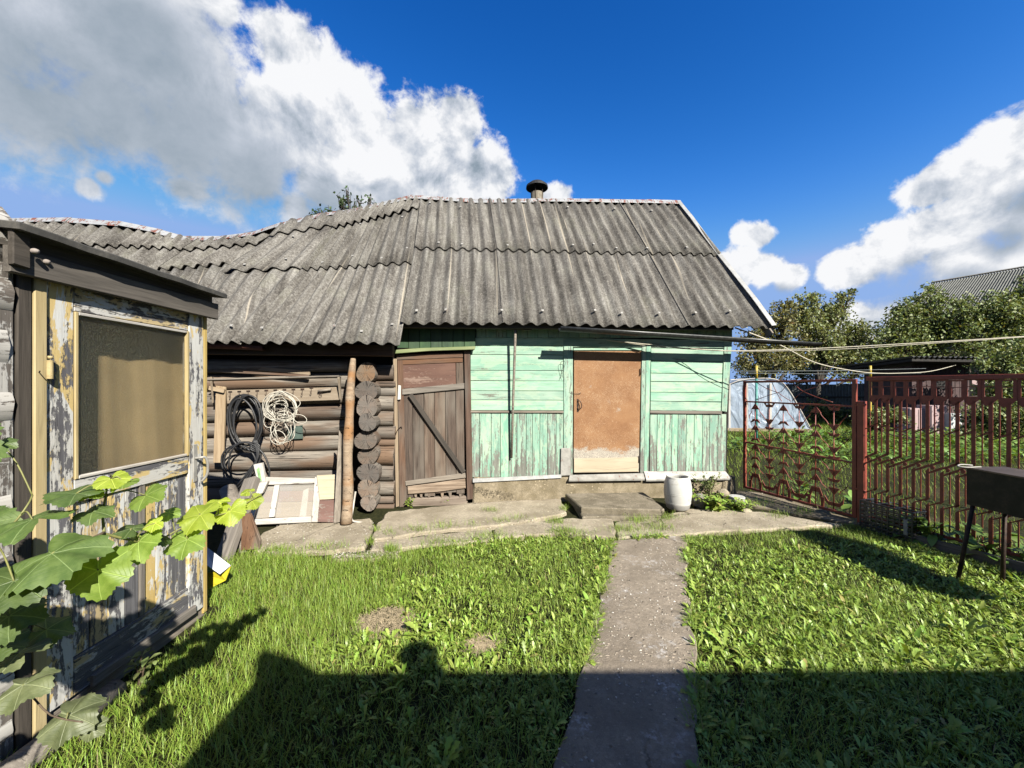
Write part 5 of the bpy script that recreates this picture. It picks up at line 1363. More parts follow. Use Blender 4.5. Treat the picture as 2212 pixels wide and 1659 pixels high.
# black plastic crate
cr = thing('plastic_crate', 'black slatted plastic crate tipped on its side against the fence', 'crate', on_ground(1935, 1160))
ca = on_ground(1872, 1138); cbp = on_ground(1985, 1172)
cx = Vector((cbp.x - ca.x, cbp.y - ca.y, 0)).normalized(); cy = Vector((-cx.y, cx.x, 0)); 
if cy.y < 0: cy = -cy
CL, CW, CH = (cbp - ca).length, .24, .30
def lattice(name, o, ex, ey, nx_, ny_, wx, wy, th):
    nz = ex.cross(ey).normalized(); L1, L2 = ex.length, ey.length; e1, e2 = ex.normalized(), ey.normalized(); lst = []
    def bar_(p, q, w_, z=0):
        d = (q - p); Ml = frame(d, nz, (p + q) / 2 + nz * z); v, f = cbox(d.length / 2, w_ / 2, th / 2, .001); lst.append(([Ml @ Vector(t) for t in v], f))
    for i in range(nx_ + 1): bar_(o + ex * (i / nx_), o + ex * (i / nx_) + ey, wx, .001)
    for j in range(ny_ + 1): bar_(o + ey * (j / ny_), o + ey * (j / ny_) + ex, wy, -.001)
    V, F = join(lst); return part(name, V, F, M['black_crate'], cr)
o_ = ca + UP * .01
ca_ = 0
o_ = o_ - cy * .10
lattice('side', o_, cx * CL, UP * CH, 9, 7, .014, .020, .010)
lattice('side', o_ + cy * CW, cx * CL, UP * CH, 8, 7, .009, .013, .008)
lattice('end', o_, cy * CW, UP * CH, 4, 7, .014, .020, .010)
lattice('end', o_ + cx * CL, cy * CW, UP * CH, 4, 7, .009, .013, .008)
lattice('floor', o_, cx * CL, cy * CW, 9, 5, .009, .009, .007)
lattice('top', o_ + UP * CH, cx * CL, cy * CW, 3, 2, .012, .012, .01)
slab('corner_strip', [o_ + cx * (CL - .07) - cy * .008 + UP * .06, o_ + cx * (CL - .035) - cy * .008 + UP * .06, o_ + cx * (CL - .035) - cy * .008 + UP * .22, o_ + cx * (CL - .07) - cy * .008 + UP * .22], -cy, .004, M['crate_lbl'], cr, UP, .001)

# brazier on legs
mg = thing('brazier', 'dark steel charcoal brazier on thin legs with a brown sheet lid', 'brazier', (3.95, 2.7, 0))
bx0, bx1, by0, by1, bz0, bz1 = 3.78, 4.10, 2.15, 3.20, .63, .925
V = [(x, y, z) for z in (bz0, bz1) for (x, y) in ((bx0, by0), (bx1, by0), (bx1, by1), (bx0, by1))]
part('box', V, [[0, 3, 2, 1], [0, 1, 5, 4], [1, 2, 6, 5], [2, 3, 7, 6], [3, 0, 4, 7]], M['dark_steel'], mg)
slab('lid', [(bx0 - .012, by0 - .02, .94), (bx1 + .012, by0 - .02, .94), (bx1 + .012, by1 + .012, .94), (bx0 - .012, by1 + .012, .94)], UP, .012, M['lid_steel'], mg, YA, .002)
tube('handle', catmull([(bx0 + .05, by1 - .0, .952), (bx0 - .02, by1 + .02, .955), (bx0 - .07, by1 + .0, .945), (bx0 - .03, by1 - .03, .942), (bx0 + .06, by1 - .05, .950)], 4), .006, M['galv_clean'], mg, 6)
for (x0, x1, y0, y1) in ((bx0 + .02, 3.67, by1 - .03, 3.17), (bx1 - .05, 3.99, by1 - .04, 3.13), (bx0 + .02, 3.70, by0 + .05, 2.2), (bx1 - .04, 4.06, by0 + .05, 2.2)):
    tube('leg', [(x0, y0, bz0 + .01), (x1, y1, -.01)], .014, M['iron'], mg, 8)

# ropes and lines
R0 = on_face(1312, 735, .05)
Pa = [R0, on_face(1400, 744, .12), on_face(1480, 752, .2), at_y(1585, 757.5, 5.35), at_y(1760, 753, 5.1), at_y(2000, 740, 4.75), at_y(2212, 727, 4.45), at_y(2420, 712, 4.2)]
tag(tube('washing_line', catmull(Pa, 5), .0070, M['rope'], None, 6), 'pale washing line stretched from the green wall out past the gate', 'rope')
Pb = [on_face(1330, 738, .05), on_face(1420, 749, .14), on_face(1500, 755, .2), at_y(1600, 759, 5.3), at_y(1800, 755, 5.0), at_y(2010, 742, 4.72), at_y(2420, 714, 4.18)]
tag(tube('washing_line', catmull(Pb, 5), .0042, M['rope'], None, 5), 'thinner pale line running alongside the washing line', 'rope')
pe = at_y(2420, 712, 4.2)
tag(tube('line_post', [(pe.x, pe.y, -.2), (pe.x, pe.y, 2.35)], .025, M['iron'], None, 8), 'steel post holding the end of the washing line', 'post')
Pc = [at_y(1588, 708, 5.75), at_y(1640, 727, 6.0), at_y(1690, 748, 6.6), at_y(1760, 783, 7.6), at_y(1830, 799, 8.8), at_y(1890, 806, 9.9), at_y(1950, 806, 11.0), at_y(2010, 802, 12.2), at_y(2064, 789, 13.45)]
tag(tube('slack_rope', catmull(Pc, 5), .011, M['rope'], None, 6), 'thick pale rope sagging from the shed roof to the pink shed', 'rope')
for (u, v0, v1, y, c1_, c2_, hh, lb) in ((1634, 790, 822, 11.2, 'yellow_pole', 'teal_pole', 2.23, 'thin pole painted yellow above teal beside the polytunnel'), (1880, 790, 812, 12.6, 'yellow_pole', 'yellow_pole', 2.3, 'thin yellow pole behind the gate post')):
    top = at_y(u, v0, y)
    t = thing('painted_pole', lb, 'pole', (top.x, top.y, 0), 'poles carrying wires in the garden')
    tube('shaft', [(top.x, top.y, -.1), (top.x, top.y, top.z - .38)], .035, M[c2_], t, 8)
    tube('painted_top', [(top.x, top.y, top.z - .375), (top.x, top.y, top.z)], .036, M[c1_], t, 8)
for (u0, v0, y0, u1, v1, y1, lb) in ((1588, 802, 9.0, 2000, 796, 13.0, 'thin wire strung across the garden at the pole tops'), (1600, 806, 9.0, 1990, 806, 13.2, 'lower thin wire strung across the garden')):
    tag(tube('garden_wire', [at_y(u0, v0, y0), at_y((u0 + u1) / 2, (v0 + v1) / 2 + 2, (y0 + y1) / 2), at_y(u1, v1, y1)], .007, M['far_fence'], None, 5), lb, 'wire')

# ------------------------------------------------------------------ things beyond the gate
# polytunnel
tun = thing('polytunnel', 'bluish polythene tunnel greenhouse beyond the gate', 'greenhouse', (8.9, 15.5, 0))
TP = catmull([Vector((x_, z_, 0)) for x_, z_ in ((-1.90, 0), (-1.62, .78), (-1.25, 1.40), (-.78, 1.80), (0, 1.93), (.70, 1.88), (1.05, 1.55), (1.42, .88), (1.86, 0))], 5)
def arc(t, hw=1.88, h=1.92):
    # t -1..1 : flattened hoop
    k = min(len(TP) - 2, int((t + 1) / 2 * (len(TP) - 1))); f_ = (t + 1) / 2 * (len(TP) - 1) - k
    q = TP[k].lerp(TP[k + 1], f_); return q.x, q.y
ta = Vector((8.90, 14.0, 0)); td = Vector((.12, 1, 0)).normalized(); tx = Vector((1, -.12, 0)).normalized()
V = []; F = []; na, nl = 28, 9
for j in range(nl):
    for i in range(na + 1):
        x, z = arc(-1 + 2 * i / na); sag = (.03 * (j % 2)) * math.sin(math.pi * i / na)
        V.append(ta + td * (j * .62) + tx * x * (1 - sag * .3) + UP * (z - sag + .03 * math.sin(i * 2.1 + j)))
for j in range(nl - 1):
    for i in range(na): a = j * (na + 1) + i; F.append([a, a + na + 1, a + na + 2, a + 1])
part('film_cover', V, F, M['film'], tun, smooth=True)
V = []; F = []
for i in range(na + 1):
    x, z = arc(-1 + 2 * i / na)
    for k in range(5): V.append(ta + tx * x + UP * z * k / 4 + td * (.02 + .03 * math.sin(x * 5 + k * 1.3)))
for i in range(na):
    for k in range(4): a = i * 5 + k; F.append([a, a + 5, a + 6, a + 1])
part('end_film', V, F, M['film'], tun, smooth=True)
for j in (0, 2, 4, 6, 8):
    tube('hoop', [ta + td * (j * .62 - .02) + tx * arc(-1 + 2 * i / 20)[0] + UP * arc(-1 + 2 * i / 20)[1] for i in range(21)], .02, M['white_old'], tun, 6)
for x in (-.95, -.35, .45): plank('end_post', ta + tx * x - td * .04, ta + tx * x - td * .04 + UP * 1.75, .07, .04, -td, M['white_old'], tun)
slab('base_board', [ta + tx * -1.85 - td * .06, ta + tx * 1.85 - td * .06, ta + tx * 1.85 - td * .06 + UP * .12, ta + tx * -1.85 - td * .06 + UP * .12], -td, .03, M['lath'], tun, tx)
# grey corrugated fence far behind
def corr(name, p00, p10, p01, p11, nw, amp, m, parent=None, res=6, rows_=2):
    V = []; F = []; nx = nw * res + 1
    p00, p10, p01, p11 = map(Vector, (p00, p10, p01, p11)); n = (p10 - p00).cross(p01 - p00).normalized()
    for j in range(rows_):
        t = j / (rows_ - 1)
        for i in range(nx):
            s = i / (nx - 1); V.append(p00.lerp(p10, s).lerp(p01.lerp(p11, s), t) + n * amp * math.cos(2 * math.pi * nw * s))
    for j in range(rows_ - 1):
        for i in range(nx - 1): a = j * nx + i; F.append([a, a + 1, a + nx + 1, a + nx])
    return part(name, V, F, m, parent, smooth=True)
gf = thing('corrugated_fence', 'grey corrugated sheet fence at the back of the garden', 'fence', (15, 19.6, 0))
for k in range(6):
    xa = 9.5 + k * 1.75
    corr('fence_sheet', (xa, 19.6 + .02 * (k % 2), 0), (xa + 1.76, 19.6 + .02 * (k % 2), 0), (xa, 19.6, 1.78 + random.uniform(-.03, .03)), (xa + 1.76, 19.6, 1.78 + random.uniform(-.03, .03)), 11, .03, M['far_fence'], gf)
plank('fence_rail', (9.5, 19.53, 1.15), (20, 19.53, 1.10), .07, .04, (0, -1, 0), M['dark_steel'], gf)
# pink shed
ps = thing('pink_shed', 'small dark shed with overhanging corrugated roof and pinkish side', 'shed', (15.6, 15, 0))
sx0, sx1, sy = 14.55, 16.65, 14.0
sb = [sx0 + i * (sx1 - sx0) / 12 for i in range(13)]
for a, b in zip(sb[:-1], sb[1:]): slab('board', [(a + .008, sy, .05), (b - .008, sy, .05), (b - .008, sy, 2.45), (a + .008, sy, 2.45)], (0, -1, 0), .03, M['maroon'], ps, UP, .004)
slab('side_wall', [(sx1, sy + .03, 0), (sx1, sy + 1.9, 0), (sx1, sy + 1.9, 2.3), (sx1, sy + .03, 2.4)], (1, 0, 0), .05, M['pink'], ps, UP)
slab('side_wall', [(sx0, sy + .03, 0), (sx0, sy + 1.9, 0), (sx0, sy + 1.9, 2.3), (sx0, sy + .03, 2.4)], (-1, 0, 0), .05, M['maroon'], ps, UP)
slab('window', [(15.3, sy - .03, 1.55), (16.0, sy - .03, 1.55), (16.0, sy - .03, 2.1), (15.3, sy - .03, 2.1)], (0, -1, 0), .04, M['dark_steel'], ps, UP)
corr('roof', (13.75, sy - .75, 2.66), (17.7, sy - .75, 2.62), (13.75, sy + 2.3, 2.48), (17.7, sy + 2.3, 2.40), 22, .03, M['shed_slate'], ps)
slab('roof_deck', [(13.85, sy - .68, 2.60), (17.6, sy - .68, 2.55), (17.6, sy + 2.2, 2.35), (13.85, sy + 2.2, 2.42)], UP, .09, M['dark_steel'], ps, XP)
slab('side_panel', [(16.72, sy - .02, 1.7), (17.35, sy + .02, 1.7), (17.35, sy + .02, 2.28), (16.72, sy - .02, 2.32)], (0, -1, 0), .03, M['pink'], ps, UP)
for (u0, u1, v0, v1, y, nm, mm, lb) in ((1966, 2000, 882, 934, 13.1, 'pink_cupboard', 'pink', 'tall pinkish cupboard standing before the pink shed'), (2010, 2046, 876, 936, 12.9, 'pink_cupboard', 'pink', 'wider pinkish cupboard next to the dark shed doorway'), (2052, 2078, 893, 936, 12.7, 'white_cabinet', 'white_box', 'low white metal cabinet by the pinkish cupboards')):
    A, B = at_y(u0, v1, y), at_y(u1, v0, y); A.z = 0
    t = thing(nm, lb, 'cupboard', (A.x, y, 0))
    slab('body', [(A.x, y, 0), (B.x, y, 0), (B.x, y, B.z), (A.x, y, B.z)], (0, -1, 0), .45, M[mm], t, UP, .01)
    mx = (A.x + B.x) / 2
    for (l, r_) in ((A.x + .02, mx - .01), (mx + .01, B.x - .02)): slab('door', [(l, y - .02, .06), (r_, y - .02, .06), (r_, y - .02, B.z - .04), (l, y - .02, B.z - .04)], (0, -1, 0), .018, M[mm], t, UP, .004)
# neighbour's house
nb = thing('neighbour_house', 'distant house with a grey corrugated roof behind the trees', 'house', (27, 24, 0))
E0, E1, R0_, R1_ = at_y(1928, 702, 22.0), at_y(2420, 668, 17.5), at_y(2012, 612, 25.5), at_y(2440, 540, 21.0)
corr('roof', E0, E1, R0_, R1_, 64, .05, M['far_slate'], nb, 5, 3)
plank('ridge_cap', R0_ + UP * .06, R1_ + UP * .06, .35, .05, UP, M['galv_clean'], nb)
plank('verge_board', E0 - UP * .1, R0_ - UP * .1, .2, .05, (-1, -.3, 0), M['grey'], nb)
q = EYF * 6
slab('wall', [Vector((E0.x + .6, E0.y + .7, 0)), Vector((E1.x, E1.y + .7, 0)), Vector((E1.x, E1.y + .7, E1.z)), Vector((E0.x + .6, E0.y + .7, E0.z))], (-.2, -1, 0), .3, M['far_wall'], nb, XP)
for k in range(3):
    c_ = Vector((E0.x + .6, E0.y + .7, 0)).lerp(Vector((E1.x, E1.y + .7, 0)), .2 + .28 * k); dx_ = (E1 - E0); dx_.z = 0; dx_.normalize()
    wi = slab('window', [c_ - dx_ * .5 + UP * 1.2 - YA * .02, c_ + dx_ * .5 + UP * 1.2 - YA * .02, c_ + dx_ * .5 + UP * 2.4 - YA * .02, c_ - dx_ * .5 + UP * 2.4 - YA * .02], (-.2, -1, 0), .03, M['dark_steel'], nb, UP)
# ------------------------------------------------------------------ vegetation
def leaves_np(pos, az, L, Wd, tilt, curl, prof, fold=0.25, S=None):
    """many bent leaves, 3 vertices across; prof = half-width profile along the leaf"""
    prof = np.asarray(prof); n = len(pos); S = len(prof) - 1
    x = np.zeros(n); z = np.zeros(n); V = np.zeros((n, (S + 1) * 3, 3)); ca, sa = np.cos(az), np.sin(az)
    for s in range(S + 1):
        t = s / S; e = tilt - curl * t
        hw = Wd * prof[s] * (1 + rng.uniform(-.15, .15, n))
        for k, side in enumerate((-1, 0, 1)):
            lx = x; ly = side * hw; lz = z + abs(side) * hw * fold
            V[:, s * 3 + k, 0] = pos[:, 0] + lx * ca - ly * sa
            V[:, s * 3 + k, 1] = pos[:, 1] + lx * sa + ly * ca
            V[:, s * 3 + k, 2] = pos[:, 2] + lz
        x = x + np.cos(e) * L / S; z = z + np.sin(e) * L / S
    T = []
    for s in range(S):
        for k in range(2):
            a = s * 3 + k; T += [[a, a + 3, a + 4], [a, a + 4, a + 1]]
    T = np.array(T); Fc = (T[None] + (np.arange(n) * (S + 1) * 3)[:, None, None]).reshape(-1, 3)
    return V.reshape(-1, 3), Fc
def blades_np(pos, az, L, Wd, tilt, curl, S=3):
    n = len(pos); nv = 2 * S + 1; V = np.zeros((n, nv, 3)); x = np.zeros(n); z = np.zeros(n); ca, sa = np.cos(az), np.sin(az)
    for s in range(S + 1):
        t = s / S; e = tilt - curl * t; hw = Wd * (1 - t) ** .6 * .5
        for k, side in enumerate((-1, 1)):
            if s == S and k == 1: continue
            i = 2 * s + k if s < S else 2 * S
            V[:, i, 0] = pos[:, 0] + x * ca - side * hw * sa * (s < S); V[:, i, 1] = pos[:, 1] + x * sa + side * hw * ca * (s < S); V[:, i, 2] = pos[:, 2] + z
        x = x + np.cos(e) * L / S; z = z + np.sin(e) * L / S
    T = []
    for s in range(S - 1): a = 2 * s; T += [[a, a + 1, a + 3], [a, a + 3, a + 2]]
    T += [[2 * S - 2, 2 * S - 1, 2 * S]]
    T = np.array(T); Fc = (T[None] + (np.arange(n) * nv)[:, None, None]).reshape(-1, 3)
    return V.reshape(-1, 3), Fc
def inside(px, py, poly):
    r = np.zeros(len(px), bool); n = len(poly); j = n - 1
    for i in range(n):
        xi, yi = poly[i][0], poly[i][1]; xj, yj = poly[j][0], poly[j][1]
        c = ((yi > py) != (yj > py)) & (px < (xj - xi) * (py - yi) / (yj - yi + 1e-12) + xi); r ^= c; j = i
    return r
def vnoise(x, y, sc, seed):
    r_ = np.random.default_rng(seed); g = r_.random((64, 64)); X = x * sc; Y = y * sc
    xi = np.floor(X).astype(int); yi = np.floor(Y).astype(int); fx = X - xi; fy = Y - yi; fx = fx * fx * (3 - 2 * fx); fy = fy * fy * (3 - 2 * fy)
    a = g[xi % 64, yi % 64]; b = g[(xi + 1) % 64, yi % 64]; c = g[xi % 64, (yi + 1) % 64]; d = g[(xi + 1) % 64, (yi + 1) % 64]
    return (a * (1 - fx) + b * fx) * (1 - fy) + (c * (1 - fx) + d * fx) * fy
path_xy = [(p.x, p.y) for p in path_poly]
front = [on_ground(u, v) for u, v in ((430, 1215), (548, 1196), (714, 1208), (868, 1200), (960, 1178), (1072, 1166), (1215, 1155), (1325, 1164), (1482, 1155), (1590, 1147), (1700, 1142), (1822, 1134), (1900, 1130))]
def lawn_mask(x, y):
    yf = np.interp(x, [p.x for p in front], [p.y for p in front])
    m = (y < yf + 0.015) & (y > .75)
    m &= ~inside(x, y, path_xy)
    m &= (x > -2.08) | (y > 2.8) | (y < 1.6)
    m &= (x > -2.9)
    return m
bare = [(on_ground(835, 1345), .15), (on_ground(1040, 1392), .07)]
def bare_mask(x, y):
    k = np.ones(len(x), bool)
    for p, r_ in bare: k &= ((x - p.x) ** 2 / 1.6 + (y - p.y) ** 2) > (r_ * (0.6 + .8 * vnoise(x, y, 9, 3))) ** 2
    return k
def stuff(name, V, F, m, label, cat):
    o = link(name, fast_mesh(name, V, F, m)); o['kind'] = 'stuff'; o['label'] = label; o['category'] = cat; return o

# fine lawn grass, denser where it is close
N = 270000
x = rng.uniform(-2.9, 5.2, N); y = .75 + rng.random(N) ** .85 * 4.0
keep = lawn_mask(x, y) & bare_mask(x, y)
vis = np.abs(x) < 1.42 * y + 1.0; keep &= vis
wz = np.clip((x + 1.35) / 1.0, 0, 1) * np.clip((4.05 - y) * 2.2 + (x < 1.0) * 1.2, 0, 1)      # 0: fine grass, 1: broad weeds
dens = np.where(wz > .5, .70, 1.0) * (.55 + .9 * vnoise(x, y, 3.0, 5)) * np.clip(1.25 - .16 * y, .5, 1)
keep &= rng.random(N) < dens
x, y, wz = x[keep], y[keep], wz[keep]
pos = np.stack([x, y, np.full(len(x), -.008)], 1)
tall = .6 + .8 * vnoise(x, y, 2.2, 8)
L = rng.uniform(.045, .115, len(x)) * tall * np.where(wz > .5, .80, 1.0)
L = np.where((x > 1.6) & (y > 3.1), L * .65, L)
V, F = blades_np(pos, rng.uniform(0, 6.283, len(x)), L, rng.uniform(.0022, .0046, len(x)), rng.uniform(.65, 1.5, len(x)), rng.uniform(.1, 1.7, len(x)))
stuff('lawn_grass', V, F, M['grass'], 'fine green lawn grass growing before the shed', 'grass')

# broad-leaved weeds (dandelion rosettes, plantain)
def rosettes(n, x0, x1, y0, y1, fil, lmin, lmax, prof, per=(5, 10), wmul=.17):
    cx = rng.uniform(x0, x1, n); cy_ = rng.uniform(y0, y1, n); k = lawn_mask(cx, cy_) & bare_mask(cx, cy_) & (np.abs(cx) < 1.42 * cy_ + 1.0) & fil(cx, cy_)
    cx, cy_ = cx[k], cy_[k]; m_ = rng.integers(per[0], per[1], len(cx)); idx = np.repeat(np.arange(len(cx)), m_)
    size = (rng.uniform(.6, 1.15, len(cx)) * (.65 + .8 * vnoise(cx, cy_, 1.7, 29)))[idx]
    az = rng.uniform(0, 6.283, len(idx)); px = cx[idx] + np.cos(az) * .008; py = cy_[idx] + np.sin(az) * .008
    L_ = rng.uniform(lmin, lmax, len(idx)) * size
    return leaves_np(np.stack([px, py, np.full(len(idx), .0)], 1), az, L_, L_ * wmul * rng.uniform(.8, 1.25, len(idx)), rng.uniform(.55, 1.4, len(idx)), rng.uniform(.3, 1.5, len(idx)), prof)
dand = [.10, .22, .48, .22, .75, .34, .98, .55, 1.0, .55, .04]
lance = [.10, .30, .50, .62, .55, .36, .03]
plant = [.08, .32, .72, .95, .82, .50, .04]
def fil(xx, yy):
    a = np.clip((xx + 1.25) / 1.1, 0, 1); b = np.clip((4.0 - yy) * 2.0 + (xx < 1.0) * 1.4, .02, 1)
    return rng.random(len(xx)) < a * b * np.clip(-.15 + 1.7 * (.6 * vnoise(xx, yy, 2.1, 21) + .4 * vnoise(xx, yy, 6.5, 22)), 0.05, 1)
Vs, Fs = [], []; off = 0
for args in ((8600, -1.4, 4.2, .9, 4.3, fil, .028, .058, dand), (9000, -1.4, 4.2, .9, 4.3, fil, .012, .032, plant), (2400, -1.4, 4.2, .9, 4.3, fil, .045, .085, lance), (160, -1.0, 3.6, .9, 3.2, fil, .05, .085, plant), (110, -1.0, 3.6, .9, 2.8, fil, .075, .115, dand)):
    v, f = rosettes(*args, wmul=.20 if args[-1] is plant else .155); Vs.append(v); Fs.append(f + off); off += len(v)
stuff('broad_weeds', np.concatenate(Vs), np.concatenate(Fs), M['weed'], 'dandelion and plantain leaves crowding the lawn beside the path', 'weeds')

# dry straw on the bare patches
Vs, Fs, off = [], [], 0
for p, r_ in bare:
    n = int(900 * r_ / .1); a = rng.uniform(0, 6.28, n); d = r_ * 1.15 * np.sqrt(rng.random(n))
    pos = np.stack([p.x + d * np.cos(a) * 1.2, p.y + d * np.sin(a), rng.uniform(-.004, .012, n)], 1)
    v, f = blades_np(pos, rng.uniform(0, 6.28, n), rng.uniform(.03, .09, n), rng.uniform(.0015, .003, n), rng.uniform(-.05, .3, n), rng.uniform(-.1, .4, n)); Vs.append(v); Fs.append(f + off); off += len(v)
stuff('dry_straw', np.concatenate(Vs), np.concatenate(Fs), M['straw'], 'dry straw thatch on the bare lawn patches', 'straw')

# grass leaning over the path edges
E = []
for i in range(len(path_xy)):
    (xa, ya), (xb, yb) = path_xy[i], path_xy[(i + 1) % len(path_xy)]
    if max(ya, yb) < .72: continue
    n = int(math.hypot(xb - xa, yb - ya) * 900); t_ = rng.random(n)
    nx_, ny_ = -(yb - ya), xb - xa; l_ = math.hypot(nx_, ny_); d_ = rng.normal(.0, .022, n)
    clump = vnoise(xa + (xb - xa) * t_ + 7, ya + (yb - ya) * t_, 6.0, 55) > .42
    E.append(np.stack([xa + (xb - xa) * t_ + nx_ / l_ * d_, ya + (yb - ya) * t_ + ny_ / l_ * d_, np.full(n, .006)], 1)[clump])
E = np.concatenate(E); n = len(E)
V1, F1 = blades_np(E, rng.uniform(0, 6.28, n), rng.uniform(.04, .11, n), rng.uniform(.0025, .0045, n), rng.uniform(.3, 1.3, n), rng.uniform(.2, 1.4, n))
k = rng.random(n) < .16; E2 = E[k]; Ln = rng.uniform(.035, .085, len(E2))
V2, F2 = leaves_np(E2, rng.uniform(0, 6.28, len(E2)), Ln, Ln * .2, rng.uniform(.2, 1.2, len(E2)), rng.uniform(.3, 1.4, len(E2)), dand)
stuff('edge_grass', V1, F1, M['grass'], 'grass blades leaning over the path edges', 'grass')
stuff('edge_weeds', V2, F2, M['weed'], 'jagged weed leaves leaning over the path edges', 'weeds')
# crumbs of stone and grit lying on path and paving
def grit(n, poly, z, smin, smax):
    P = np.array(poly); lo, hi = P.min(0), P.max(0); lo[1] = max(lo[1], 1.0)
    x = rng.uniform(lo[0], hi[0], n); y = rng.uniform(lo[1], hi[1], n); k = inside(x, y, poly) & (vnoise(x, y, 4.0, 66) > .38); x, y = x[k], y[k]; m_ = len(x)
    s = smin + (smax - smin) * rng.random(m_) ** 3
    base = np.array([[1, 0, 0], [0, 1, 0], [-1, 0, 0], [0, -1, 0], [0, 0, .7], [0, 0, -.5]]); Vv = base[None] * s[:, None, None] * rng.uniform(.6, 1.3, (m_, 6, 3)); a = rng.uniform(0, 6.28, m_)
    X = Vv[..., 0] * np.cos(a)[:, None] - Vv[..., 1] * np.sin(a)[:, None]; Y = Vv[..., 0] * np.sin(a)[:, None] + Vv[..., 1] * np.cos(a)[:, None]
    Vv = np.stack([X + x[:, None], Y + y[:, None], Vv[..., 2] + z], -1)
    T = np.array([[0, 1, 4], [1, 2, 4], [2, 3, 4], [3, 0, 4], [1, 0, 5], [2, 1, 5], [3, 2, 5], [0, 3, 5]])
    return Vv.reshape(-1, 3), (T[None] + (np.arange(m_) * 6)[:, None, None]).reshape(-1, 3)
Vs, Fs, off = [], [], 0
for poly, z, n in [(path_xy, .0235, 9000)] + [(q, ZS + .001, 1300) for q in slab_xy] + [(dirt_xy, .016, 1500)]:
    v, f = grit(n, poly, z, .0015, .009); Vs.append(v); Fs.append(f + off); off += len(v)
o = link('grit', fast_mesh('grit', np.concatenate(Vs), np.concatenate(Fs), M['grit'], False)); o['kind'] = 'stuff'; o['label'] = 'stone crumbs and grit lying on path and paving'; o['category'] = 'grit'

# grass and weeds in the paving cracks and at the wall foot
cr_px = [(812, 1152, 8, 30), (840, 1158, 20, 40), (905, 1150, 30, 90), (960, 1144, 25, 70), (1020, 1140, 20, 30), (800, 1180, 10, 40), (845, 1195, 14, 120), (1085, 1132, 24, 60), (1120, 1126, 20, 45), (1200, 1135, 20, 120), (1218, 1105, 8, 50), (1232, 1090, 7, 50), (1215, 1155, 26, 140),
         (1385, 1130, 30, 150), (1440, 1124, 26, 140), (1350, 1150, 40, 160), (1420, 1148, 40, 120), (1530, 1100, 22, 60), (1580, 1105, 30, 80), (1300, 1063, 25, 25), (1060, 1108, 16, 50), (700, 1192, 60, 120), (600, 1196, 40, 120), (1070, 1166, 60, 160), (1240, 1160, 50, 120), (960, 1180, 60, 120), (1680, 1120, 30, 60), (1740, 1110, 30, 90), (1640, 1092, 40, 120)]
Vs, Fs, off = [], [], 0
for (u, v, su, n) in cr_px:
    uu = u + rng.normal(0, su * .55, n * 2); vv = v + rng.normal(0, 2.2 + su * .06, n * 2); yy = FPX * CAM_H / (vv - CV); xx = (uu - CU) / FPX * yy
    pos = np.stack([xx, yy, np.full(len(xx), .03)], 1); Lb = rng.uniform(.03, .11, len(xx))
    a, b = blades_np(pos, rng.uniform(0, 6.28, len(xx)), Lb, rng.uniform(.002, .004, len(xx)), rng.uniform(.6, 1.5, len(xx)), rng.uniform(.2, 1.6, len(xx))); Vs.append(a); Fs.append(b + off); off += len(a)
stuff('crack_grass', np.concatenate(Vs), np.concatenate(Fs), M['grass'], 'grass tufts growing in the paving cracks', 'grass')
def leafy(name, label, c, r_, h, n, lmin, lmax, m, prof=plant, wm=.3, stems=6, cat='plant', group=None):
    """a small leafy plant: stems + leaves"""
    t = thing(name, label, cat, c, group); c = Vector(c); tips = []
    lst = []
    for k in range(stems):
        a = random.uniform(0, 6.28); rr = r_ * random.uniform(.2, 1)
        P = [c + Vector((random.uniform(-.02, .02), random.uniform(-.02, .02), -.01)), c + Vector((rr * .4 * math.cos(a), rr * .4 * math.sin(a), h * .5)), c + Vector((rr * math.cos(a), rr * math.sin(a), h * random.uniform(.7, 1.05)))]
        lst.append(tube_vf(catmull(P, 3), [.004] * 4 + [.003] * 3, 5)); tips.append(catmull(P, 5))
    Vv, Ff = join(lst); part('stem', Vv, Ff, M['cane_dark'], t, smooth=True)
    pp = []
    for k in range(n):
        s = random.choice(tips); q = s[random.randint(2, len(s) - 1)]; pp.append(q + Vector((random.gauss(0, .02), random.gauss(0, .02), random.gauss(0, .02))))
    pp = np.array([tuple(p) for p in pp]) - np.array(c); Ln = rng.uniform(lmin, lmax, n)
    V, F = leaves_np(pp, rng.uniform(0, 6.28, n), Ln, Ln * wm, rng.uniform(-.2, 1.0, n), rng.uniform(.3, 1.4, n), prof)
    link('leaves', fast_mesh('leaves', V, F, m), t, Matrix.Translation(c)); return t
leafy('dark_shrub', 'small dark-leaved shrub against the foundation beside the barrel', on_ground(1532, 1080), .26, .36, 260, .035, .065, M['tree_b'], stems=12)
leafy('nettle_clump', 'bright green weed clump before the dark stone', on_ground(1545, 1106), .27, .20, 420, .04, .085, M['weed'], stems=20)
leafy('weed_clump', 'low bright weeds beside the white tub', on_ground(1594, 1106), .24, .14, 340, .035, .07, M['weed'], stems=18)
leafy('clover_clump', 'clump of bright round-leaved weeds at the brown door post', on_ground(886, 1094), .05, .10, 70, .02, .035, M['weed'], wm=.5, stems=7)
leafy('small_weed', 'tiny weed sprouting at the right foot of the brown door', on_ground(1010, 1080), .04, .06, 24, .02, .03, M['weed'], wm=.5, stems=4)
leafy('threshold_weed', 'low creeping weed along the brown door threshold', on_ground(962, 1087), .12, .04, 60, .02, .03, M['weed'], wm=.5, stems=8)
leafy('porch_weed', 'dark weed growing at the sill of the porch door', (-1.98, 2.05, 0), .06, .16, 40, .03, .06, M['tree_b'], stems=5)
